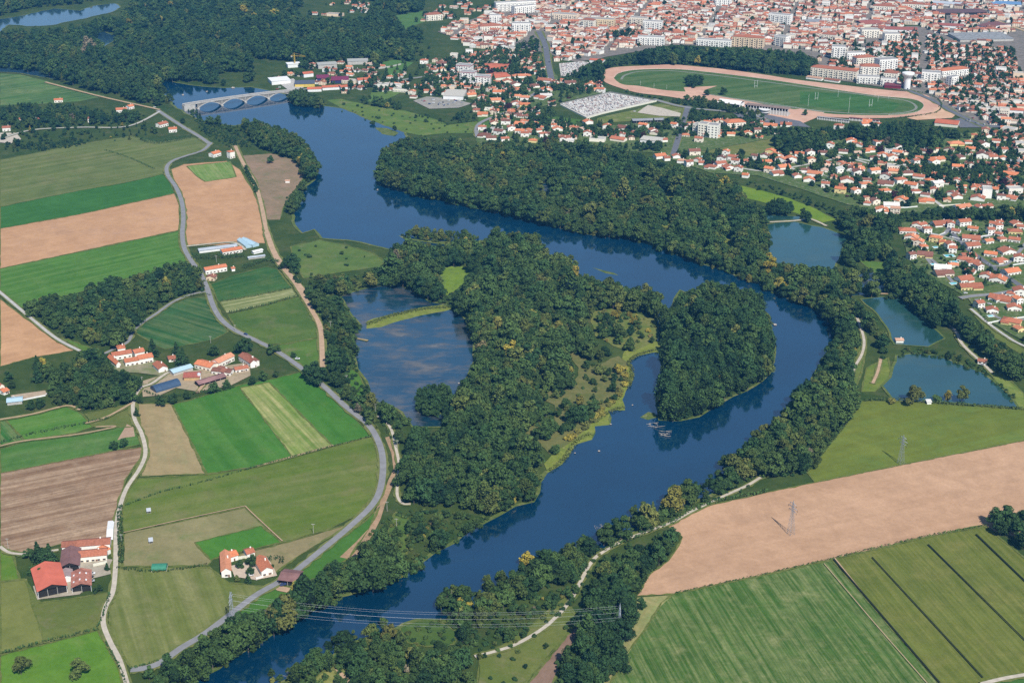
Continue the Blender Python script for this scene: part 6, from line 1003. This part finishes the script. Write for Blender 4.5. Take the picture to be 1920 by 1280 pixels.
# ---------------------------------------------------------------- bridge
def bridge():
    a = np.array(G(370, 204.5)); b = np.array(G(501.7, 186.0)); n = 3; span = np.linalg.norm(b-a)/3; d = (b-a)/np.linalg.norm(b-a); rz = atan2(d[1], d[0])
    e = empty('arched_bridge', a[0], a[1], rz); tag(e, 'long pale concrete arched bridge spanning the upstream river', 'bridge'); Wd = 4.5; dk = 8.6; f = lambda x: dk+1.6-((x/span-1.5)/2.5)**2*1.6
    x0, x1 = -span*.55, span*4.05; mb = MB(); k = 60
    for i in range(k):
        u, v = x0+(x1-x0)*i/k, x0+(x1-x0)*(i+1)/k; zu, zv = f(u), f(v)
        for yy, ny in ((-Wd, 1), (Wd, -1)): mb.face([(u, yy, zu-.9), (v, yy, zv-.9), (v, yy, zv), (u, yy, zu)], CONC)
        mb.face([(u, -Wd, zu), (v, -Wd, zv), (v, Wd, zv), (u, Wd, zu)], ASPH); mb.face([(u, -Wd, zu-.9), (u, Wd, zu-.9), (v, Wd, zv-.9), (v, -Wd, zv-.9)], CONC)
    mb.build('deck', e)
    for s in (-1, 1):
        m = MB()
        for i in range(k):
            u, v = x0+(x1-x0)*i/k, x0+(x1-x0)*(i+1)/k; y0, y1 = sorted((s*(Wd-.3), s*(Wd+.15))); zu, zv = f(u), f(v)
            for q in ((y0, y0), (y1, y1)): m.face([(u, q[0], zu), (v, q[0], zv), (v, q[0], zv+1.1), (u, q[0], zu+1.1)], CONC)
            m.face([(u, y0, zu+1.1), (v, y0, zv+1.1), (v, y1, zv+1.1), (u, y1, zu+1.1)], CONC)
        m.build('parapet', e)
    for j in range(4):
        m = MB(); xa, xb = j*span, (j+1)*span; K = 24; g = lambda t, o: .9+(f((xa+xb)/2)-1.6-.9)*(1-(2*t-1)**2)+o
        for i in range(K):
            t, t2 = i/K, (i+1)/K; u, v = xa+span*t, xa+span*t2; th = .7+.7*abs(2*t-1)
            for yy in (-Wd+.3, Wd-.3): m.face([(u, yy, g(t, 0)), (v, yy, g(t2, 0)), (v, yy, g(t2, th)), (u, yy, g(t, th))], CONC)
            m.face([(u, -Wd+.3, g(t, 0)), (u, Wd-.3, g(t, 0)), (v, Wd-.3, g(t2, 0)), (v, -Wd+.3, g(t2, 0))], CONC); m.face([(u, -Wd+.3, g(t, th)), (v, -Wd+.3, g(t2, th)), (v, Wd-.3, g(t2, th)), (u, Wd-.3, g(t, th))], CONC)
        m.build('arch', e)
        for i in (1, 2, 3, 4, 5, 19, 20, 21, 22, 23):
            t = i/K*1.0; u = xa+span*t; lo, hi = g(t, .7), f(u)-.9
            if hi-lo > .5: m = MB(); m.box(u-.28, u+.28, -Wd+.5, Wd-.5, lo, hi, CONC); m.build('spandrel_column', e)
    for j in range(0, 5):
        m = MB(); u = j*span; m.box(u-1.6, u+1.6, -Wd, Wd, -.3, 1.6, CONC); m.box(u-.5, u+.5, -Wd+.5, Wd-.5, 1.6, f(u)-.9, CONC); m.bar((u, -Wd-1.5, 0), (u, -Wd-1.5, 1.4), 1.6, CONC, 8); m.build('pier', e)
    m = MB(); m.box(x0-1, -span*.12, -Wd-.4, Wd+.4, 0, f(x0)-.95, CONC); m.build('abutment', e)
    return e
bridge()

# ---------------------------------------------------------------- pylons and cables
STEEL = plain('weathered_steel', (.27, .31, .35), .6, .08, 1, .3)
def pylon_parts(hh):
    k = ('pyl', hh)
    if k in _WM: return _WM[k]
    m = MB(); w = lambda z: 1.5*(1-z/(hh*.78))+.5 if z < hh*.78 else .55*(1-(z-hh*.78)/(hh*.22))+.05
    zs = [0, hh*.16, hh*.3, hh*.42, hh*.53, hh*.62, hh*.70, hh*.78, hh*.85, hh*.92, hh]
    for z0, z1 in zip(zs[:-1], zs[1:]):
        a, b = w(z0), w(z1); c0 = [(-a, -a, z0), (a, -a, z0), (a, a, z0), (-a, a, z0)]; c1 = [(-b, -b, z1), (b, -b, z1), (b, b, z1), (-b, b, z1)]
        for i in range(4): j = (i+1) % 4; m.bar(c0[i], c1[i], .09, STEEL); m.bar(c0[i], c1[j], .045, STEEL); m.bar(c0[j], c1[i], .045, STEEL); m.bar(c1[i], c1[j], .045, STEEL)
    arms = []
    for z, L in ((hh*.70, 4.2), (hh*.80, 5.2), (hh*.90, 3.6)):
        q = MB()
        for s in (-1, 1): q.bar((0, .4, z), (s*L, 0, z), .09, METAL); q.bar((0, -.4, z), (s*L, 0, z), .09, METAL); q.bar((0, 0, z+1.3), (s*L, 0, z), .07, METAL); q.bar((s*L, 0, z), (s*L, 0, z-1.6), .12, GLASS)
        arms.append(q.mesh('cross_arm'))
    _WM[k] = (m.mesh('lattice_mast'), arms, [(hh*.70-1.6, 4.2), (hh*.80-1.6, 5.2), (hh*.90-1.6, 3.6)]); return _WM[k]
def pylon(px, py, hh, rz, label):
    x, y = G(px, py); e = empty('pylon', x, y, rz); tag(e, label, 'pylon', 'steel lattice pylons'); m, arms, at = pylon_parts(hh); link('lattice_mast', m, e)
    for a in arms: link('cross_arm', a, e)
    return x, y, rz, at
def ends(p): return [(p[0]+cos(p[2])*s*L, p[1]+sin(p[2])*s*L, z) for z, L in p[3] for s in (-1, 1)]
A_ = G(1160.5, 1197); B_ = G(437, 1174); rp = atan2(B_[1]-A_[1], B_[0]-A_[0])+pi/2
pA = pylon(1160.5, 1197, 26, rp, 'steel pylon standing among the bottom copse beside the striped field'); pB = pylon(437, 1174, 26, rp, 'steel pylon in the wood beside the curved grey road')
pylon(1482.5, 1001, 27, rp+.5, 'slender pylon in the big tan field'); pylon(1688.5, 869, 25, rp+.5, 'slender pylon in the olive green field')
for i, (a, b) in enumerate(zip(ends(pA), ends(pB))):
    m = MB(); prev = a
    for t in np.linspace(0, 1, 25)[1:]: q = tuple(a[k]+(b[k]-a[k])*t-(9*4*t*(1-t) if k == 2 else 0) for k in range(3)); m.bar(prev, q, .032, METAL, 3); prev = q
    tag(m.build('power_cable'), f"{'lower middle upper'.split()[i//2]} {'near far'.split()[i % 2]} side cable crossing the river between the two pylons", 'power cable', 'power cables across the river')
def pole(px, py, h, label, arm=True, r=.14, grp='utility poles', nm='utility_pole', m=None):
    x, y = G(px, py); e = empty(nm, x, y); tag(e, label, nm.replace('_', ' '), grp); q = MB(); q.bar((0, 0, 0), (0, 0, h), (r*1.2, r), m or CONC, 6); q.build('post', e)
    if arm: q = MB(); q.box(-1.3, 1.3, -.1, .1, h-.5, h-.3, m or CONC); q.build('cross_arm', e)
for a_ in ((744, 997, 11, 'pale pole with cross arm in the riverside scrub'), (1896, 708, 11, 'pale pole beside the pond path on the right'), (704, 775, 9, 'pole at the top of the white river path'), (745, 842, 8, 'pole half way along the white river path'), (743, 912, 8, 'pole low on the white river path'), (726, 958, 8, 'pole below the curve of the road'), (588, 1000, 8, 'pole at the meadow edge inside the road curve'), (625, 666, 8, 'pole beside the pond, upper one'), (650, 717, 7, 'pole beside the pond, lower one'),
           (620, 615, 7, 'pole beside the tan track'), (406, 492, 8, 'pole below the grey greenhouse'), (395, 643, 7, 'pole in front of the vineyard'), (441, 622, 7, 'pole at the road junction by the vineyard'), (405, 594, 6, 'pole on the bend above the vineyard'), (267, 722, 8, 'pole at the hay store lane'), (16, 1030, 9, 'pole on the plowed field corner'), (228, 1015, 6, 'pole beside the lane above the farm'), (747, 165, 10, 'pole on the meadow by the town'), (1850, 245, 9, 'lamp pole at the suburb edge')):
    pole(*a_)
for a_ in ((1515, 201, 20, 'floodlight mast left of the rugby pitch'), (1591, 213, 26, 'tallest floodlight mast in front of the pitch'), (1571, 183, 12, 'floodlight mast behind the pitch'), (1646, 191, 10, 'floodlight mast right of the pitch'), (1201, 161, 8, 'white post on the infield, first from left'), (1226, 166, 8, 'white post on the infield, second from left'), (1250, 168, 7, 'white post on the infield, third from left'), (1640, 182, 7, 'thin white post at the far rail'), (1666, 186, 6, 'thin white post near the far bend')):
    pole(*a_, arm=False, r=.13, grp='masts on the racecourse', nm='floodlight_mast', m=WHITE)
def goal(px, py, label):
    x, y = G(px, py); e = empty('rugby_goal', x, y, R(20)); tag(e, label, 'rugby goal', 'rugby goals'); 
    for s in (-1, 1): q = MB(); q.bar((s*2.4, 0, 0), (s*2.4, 0, 12), .2, WHITE, 6); q.build('post', e)
    q = MB(); q.bar((-2.4, 0, 3), (2.4, 0, 3), .18, WHITE, 6); q.build('crossbar', e)
goal(1530.5, 188, 'white rugby goal at the left end of the pitch'); goal(1632, 201, 'white rugby goal at the right end of the pitch'); goal(1417, 165, 'white rugby goal on the upper infield')
# water tower, cranes
x, y = G(1700, 167.5); e = empty('water_tower', x, y); tag(e, 'white mushroom shaped water tower beside the far bend of the racecourse', 'water tower')
q = MB(); q.lathe([(5.2, 0), (5.0, 16)], WHITE, 28); q.build('shaft', e); q = MB(); q.lathe([(5.0, 16), (5.4, 18), (9.4, 23.5), (9.8, 24.6), (9.6, 26.4), (7, 27.2), (2, 27.6)], WHITE, 32); q.build('tank', e); q = MB(); q.box(-.9, .9, -5.35, -5.0, 0, 3, DARK); q.build('door', e)
def crane(px, py, h, jib, rz, m, label):
    x, y = G(px, py); e = empty('tower_crane', x, y, rz); tag(e, label, 'crane'); q = MB(); a = .7
    for z in np.arange(0, h, 3):
        for i in range(4):
            c = [(-a, -a), (a, -a), (a, a), (-a, a)]; q.bar((*c[i], z), (*c[i], z+3), .16, m); q.bar((*c[i], z), (*c[(i+1) % 4], z+3), .1, m)
    q.build('mast', e); q = MB(); q.bar((-jib*.3, 0, h), (jib, 0, h), .3, m); q.bar((-jib*.3, 0, h+.1), (0, 0, h+5), .15, m); q.bar((jib, 0, h), (0, 0, h+5), .15, m); q.bar((0, 0, h), (0, 0, h+5), .3, m); q.build('jib', e); q = MB(); q.box(-jib*.3, -jib*.3+2.5, -.8, .8, h-2.4, h-.3, CONC); q.build('counterweight', e)
YEL = plain('crane_yellow', (.62, .42, .06), .6, .05); crane(553, 126, 19, 20, R(-12), YEL, 'yellow tower crane above the white box by the far wood'); crane(1567, 20, 22, 14, R(70), plain('crane_orange', (.6, .26, .06), .6, .05), 'orange crane mast standing in the far town')
# grandstand and stands
def stand(p1, p2, D, h, label, n, roofm, name='grandstand', back=True):
    x, y, rz, L = between(p1, p2, D); e = empty(name, x, y, rz); tag(e, label, 'grandstand'); q = MB(); X, Y = L/2, D/2
    for i in range(5): q.box(-X, X, Y-(i+1)*D/5, Y-i*D/5-.01, 0, h*.15+(i)*h*.12, CONC)
    q.build('terrace', e); q = MB(); slab(q, [(-X-.5, -Y-.8, h), (X+.5, -Y-.8, h), (X+.5, Y+.8, h-.8), (-X-.5, Y+.8, h-.8)], .35, roofm); q.build('roof', e)
    q = MB(); q.box(-X+.1, X-.1, -Y+1.2, -Y+1.6, h*.62, h-.1, DARK); q.build('rear_wall', e)
    for i in range(n): q = MB(); xx = -X+.3+(L-.6)*i/(n-1); q.box(xx-.35, xx+.35, -Y-.3, -Y+.3, 0, h-.1, WHITE); q.build('column', e)
    return e, L
e, L = stand((1396, 210), (1477, 219), 15, 11, 'long racecourse grandstand with dark rear and white columns', 16, plain('brownish_stand_roof', (.30, .22, .18), .8, .2, .2))
for s_, z_ in ((5, 3.2), (6, 7)): q = MB(); q.lathe([(s_+2, z_), (s_+2.4, z_+1.3)], WHITE, 20, (-2, -9)); q.build('round_balcony', e)
barn((1345, 199), (1386, 204), 22, 6, 3, plain('white_roof', (.74, .73, .70), .6, .05, .3), WHITE, 'white roofed pavilion left of the grandstand', roof='g', open_front=True, name='pavilion', cat='pavilion')
stand((1532, 224), (1591, 231), 6, 4, 'low white fronted stable row right of the grandstand', 14, plain('grey_roof2', (.38, .37, .36)), 'stable_row'); stand((1592, 226), (1648, 231), 6, 4, 'low stable row with dark red roof below the racetrack', 10, plain('dark_red_roof', (.24, .1, .1)), 'stable_row')
for a_ in (((1617, 234), (1634, 235), 10, 5.5, 2, 'g', .74, .03, 'white house with bright orange roof below the racetrack'), ((1511, 148), (1540, 152), 8, 3, 1, 'm', .9, .02, 'low white building with pink terrace roof above the back straight'), ((1545, 152), (1572, 156), 7, 3, 1, 'm', .35, .1, 'low red roofed building on the back straight')): bld(*a_, 'racecourse buildings', detail=False)
def rail(px, label, m=WHITE, gap=9):
    L_, R_ = ribbon_pts(px, .3, 0); e = empty('track_rail', *L_[0]); tag(e, label, 'rail'); ox, oy = L_[0]; q = MB(); z = 1.2
    for a, b in zip(L_[:-1], L_[1:]): q.bar((a[0]-ox, a[1]-oy, z), (b[0]-ox, b[1]-oy, z), .14, m)
    d = 0
    for a, b in zip(L_[:-1], L_[1:]):
        d += math.dist(a, b)
        if d > gap: d = 0; q.bar((b[0]-ox, b[1]-oy, 0), (b[0]-ox, b[1]-oy, z), .12, m)
    q.build('rails_and_posts', e)
rail('1380,187 1420,192 1480,201 1545,212', 'white rail in front of the grandstand'); rail(RI[:RI.index('1565,215')].split(' 1151', 1)[0], 'white inner rail of the racetrack')
# cemeteries
def graves(name, poly, ang, label, step=(2.4, 3.1)):
    z = P(poly); gp = np.array([G(*p) for p in z]); cx, cy = gp.mean(0); ca, sa = cos(ang), sin(ang); q = MB(); K = int(max(gp.max(0)-gp.min(0))/2.2)
    gm = [plain('pale_granite', (.72, .70, .66), .5, .1, 1), plain('grey_granite', (.30, .30, .32), .5, .1, 1), plain('dark_granite', (.09, .09, .10), .3, .1, 1), plain('rose_granite', (.45, .33, .30), .5, .1, 1)]
    for i in range(-K, K):
        for j in range(-K, K):
            u, v = i*step[0], j*step[1]; x, y = cx+u*ca-v*sa, cy+u*sa+v*ca; b = PX(x, y, 0)
            if i % 9 == 0 or j % 8 == 0 or random.random() < .12 or not inside(np.array([b[0]]), np.array([b[1]]), z)[0]: continue
            m = random.choices(gm, (9, 2, 1, 2))[0]; n = len(q.v); q.box(-.75, .75, -1.05, 1.05, .02, .5, m)
            if random.random() < .7: q.box(-.6, .6, .8, 1.02, .5, random.uniform(1.2, 1.9), m)
            q.v[n:] = [(x+a*ca-b_*sa, y+a*sa+b_*ca, c+ZT) for a, b_, c in q.v[n:]]
    tag(q.build(name), label, kind='stuff')
ac = gang((1100, 222), (1230, 191)); graves('gravestones', '1054,197 1145,177 1222,190 1130,211 1100,219', ac, 'hundreds of pale gravestones filling the large cemetery'); graves('gravestones', '1052,122 1092,118 1102,120 1076,138 1055,143', ac, 'gravestones of the small cemetery by the avenue')
CREAM = plain('cream_wall', (.7, .6, .45)); wall_run('cemetery_wall', '1050,198 1100,223 1130,214 1231,191', 2.2, .6, CREAM, 'cream wall along the front of the large cemetery'); wall_run('cemetery_wall', '1050,196 1145,174 1231,190', 1.8, .5, plain('grey_wall', (.32, .32, .3)), 'grey wall behind the large cemetery')
for i, s_ in enumerate(('1760,388 1800,385 1850,392', '1640,392 1700,391 1720,389', '1782,446 1800,450 1830,447 1860,442', '1765,445 1790,452 1800,460', '1851,608 1880,602 1925,596', '1740,440 1760,443 1772,438', '1810,478 1826,490 1830,495', '1893,500 1910,497 1925,495', '1575,300 1600,298 1640,305', '1500,318 1540,328 1560,338', '1540,322 1580,320 1620,328', '1617,372 1640,368 1670,365')):
    wall_run('garden_wall', s_, 2.0, .5, WHITE if i % 3 else CREAM, f'{ORD[i]} from the top of the list of low pale garden walls' if 0 else ('white', 'cream', 'pale')[i % 3 if i % 3 else 1]+' garden wall '+('above the estate', 'at the lower suburb edge', 'on the estate main street', 'by the estate turning circle', 'beside the cream villa', 'left of the turning circle', 'along the straight road', 'at the right side of the estate', 'in the upper suburb lane', 'beside the white lane', 'above the white lane', 'above the white garage row')[i])
wall_run('factory_wall', '710,130 730,127 752,122', 2.5, .6, CONC, 'pale wall in the green field by the far wood')
for px, py, w, d, lab in ((1780, 481, 10, 6, 'turquoise pool among the estate gardens, largest'), (1815, 509, 8, 5, 'turquoise pool in front of the brown roofed villa'), (1750, 497, 5, 3.5, 'small round cornered pool left of the white roofed house'), (1788, 533, 7, 4, 'pool left of the long yellow house'), (1754, 465, 5, 3.5, 'tiny pool near the yellow corner house'), (1857, 594, 5, 3, 'little pool in the lower estate garden'), (1787, 493, 9, 5, 'blue covered pool in the estate'), (1320, 295, 6, 4, 'pool above the row houses'), (1550, 280, 6, 4, 'small pool in the suburb left part')):
    x, y = G(px, py); e = empty('swimming_pool', x, y, R(10)); tag(e, lab, 'swimming pool'); q = MB(); q.box(-w/2-.8, w/2+.8, -d/2-.8, d/2+.8, 0, ZT+.05, WHITE); q.build('terrace', e); q = MB(); q.box(-w/2, w/2, -d/2, d/2, ZT-.02, ZT+.12, POOLM); q.build('water', e)
# cars
def car_parts(c):
    k = ('car', c)
    if k not in _WM:
        p = plain(f'car_paint_{c}', {'w': (.75, .75, .75), 'b': (.04, .07, .2), 'd': (.05, .05, .06), 's': (.4, .42, .44), 'r': (.4, .03, .03)}[c], .3, .02, 1, .5); q = MB()
        pr = [(-2.1, .35), (2.1, .35), (2.1, .75), (1.2, .9), (-1.95, .95), (-2.1, .8)]
        for s in (-.85, .85): q.face([(a, s, b) for a, b in (pr if s < 0 else pr[::-1])], p)
        for i in range(6): a, b = pr[i], pr[(i+1) % 6]; q.face([(a[0], -.85, a[1]), (a[0], .85, a[1]), (b[0], .85, b[1]), (b[0], -.85, b[1])], p)
        body_ = q.mesh('body'); q = MB(); lo = [(-1.7, -.8), (.95, -.8), (.95, .8), (-1.7, .8)]; hi = [(-1.3, -.62), (.2, -.62), (.2, .62), (-1.3, .62)]
        for i in range(4): j = (i+1) % 4; q.face([(*lo[i], .92), (*lo[j], .92), (*hi[j], 1.42), (*hi[i], 1.42)], GLASS)
        q.face([(*h_, 1.43) for h_ in hi], p); cab = q.mesh('cabin'); q = MB(); q.bar((0, -.1, 0), (0, .1, 0), .33, DARK, 10); _WM[k] = (body_, cab, q.mesh('wheel'))
    return _WM[k]
for px, py, ang, c, lab in ((461, 629, -35, 'b', 'dark blue car on the road by the vineyard'), (173, 1078, 10, 'w', 'white car parked in the farmyard, upper'), (172, 1092, 15, 's', 'silver car parked by the patched barn'), (170, 1084, 0, 'd', 'dark car parked by the patched barn'), (470, 1081, 20, 'w', 'white car in the farmstead courtyard'), (531, 1099, 30, 'b', 'blue vehicle under the timber shed'), (558, 675, 0, 'w', 'white van by the olive pasture'), (1842, 686, -30, 'w', 'white car behind the pond cabin'), (1810, 552, 5, 'w', 'white car at the estate junction'), (1783, 447, -35, 'w', 'white car on the straight grey road'), (1720, 440, -50, 'w', 'pale car at the estate turning'), (1852, 498, -35, 's', 'silver car on the straight grey road'), (1022, 92, 60, 's', 'car on the wide avenue, upper'), (1030, 118, 70, 'd', 'car on the wide avenue, lower'), (1190, 211, 0, 'w', 'white van beside the sports ground'), (1270, 262, 60, 'd', 'dark car on the short grey road'), (525, 175.5, 10, 'w', 'white car at the bridge end'), (290, 203, 0, 'w', 'white van near the bridge junction'), (520, 169, 20, 'r', 'red car by the white store'), (1855, 572, -30, 'w', 'white car in the lower estate drive')):
    x, y = G(px, py); e = empty('car', x, y, R(ang), z=(9.3 if 'bridge end' in lab else ZT)); tag(e, lab, 'car', 'cars'); b_, c_, w_ = car_parts(c); link('body', b_, e); link('cabin', c_, e)
    for sx in (-1.3, 1.3):
        for sy in (-.8, .8): w = link('wheel', w_, e); w.location = (sx, sy, .33)
for (x0, y0, x1, y1), n, plc in (((785, 187, 880, 200), 22, 'on the yard below the white supermarket'), ((1395, 215, 1440, 228), 9, 'behind the grandstand'), ((1800, 222, 1870, 236), 10, 'in the lot right of the club house'), ((1012, 70, 1032, 140), 0, '')):
    for i in range(n):
        c = random.choice('wwsdbr'); x, y = G(random.uniform(x0, x1), random.uniform(y0, y1)); e = empty('car', x, y, random.choice((.3, .3+pi/2)), z=ZT); cn = {'w': 'white', 's': 'silver', 'd': 'black', 'b': 'dark blue', 'r': 'red'}[c]
        tag(e, f'{cn} parked car {plc}', 'car', f'{cn} cars parked {plc}'); b_, c_, w_ = car_parts(c); link('body', b_, e); link('cabin', c_, e)
# sandbars, floating weed, rocks
def rock(px, py, s, lab):
    x, y = G(px, py); bm = bmesh.new(); bmesh.ops.create_icosphere(bm, subdivisions=2, radius=s*.6); r = random.Random(px)
    for v in bm.verts: v.co *= r.uniform(.75, 1.2); v.co.z *= .45
    me = bpy.data.meshes.new('rock'); bm.to_mesh(me); bm.free(); me.materials.append(plain('river_rock', (.45, .40, .34), .9, .15, 1)); o = link('rock', me); o.location = (x, y, ZT-.1); tag(o, lab, 'rock', 'rocks in the river')
for px, py, s, l in ((708, 357, 2, 'pinkish rock in the river off the north bank wood'), (343, 179, 3, 'rock in the rapids above the bridge, left'), (388, 173, 3, 'rock in the rapids above the bridge, middle'), (437, 166, 5, 'largest rocks in the rapids above the bridge'), (1078, 851, 1.2, 'pale stone in the water near the reeds'), (1123, 847, 1.6, 'pale stone in mid channel'), (1186, 761, 1.2, 'pale stone above the little islet'), (1453, 610, 3, 'pale stones off the peninsula'), (1145, 797, 1.5, 'pale stone at the little cape'), (860, 720, 1.5, 'pale stone on the pond spit')): rock(px, py, s, l)
def driftwood(px, py, lab):
    x, y = G(px, py); q = MB(); r = random.Random(px); m = plain('dead_wood', (.42, .38, .33))
    for _ in range(16): a = r.uniform(-4, 4), r.uniform(-5, 5); q.bar((a[0], a[1], .1), (a[0]+r.uniform(-5, 5), a[1]+r.uniform(-2, 2), r.uniform(.2, 1.2)), (.2, .08), m)
    o = q.build('driftwood'); o.location = (x, y, ZT-.1); tag(o, lab, 'driftwood')
driftwood(1248, 815, 'tangle of pale dead branches lying in the river below the peninsula'); driftwood(1228, 799, 'smaller pale branch near the peninsula tip')
HAZE = 5e-5

# ---------------------------------------------------------------- the air
hz = MB(); hm = bpy.data.materials.new('haze_air'); hm.use_nodes = True; ht = hm.node_tree; ht.nodes.clear()
ho = ht.nodes.new('ShaderNodeOutputMaterial'); hv = ht.nodes.new('ShaderNodeVolumePrincipled'); ht.links.new(hv.outputs[0], ho.inputs['Volume'])
hv.inputs['Color'].default_value = (.10, .45, 1, 1); hv.inputs['Density'].default_value = HAZE
hz.box(-9100, 9100, -3100, 16100, -1, H+8, hm); tag(hz.build('haze'), kind='stuff')
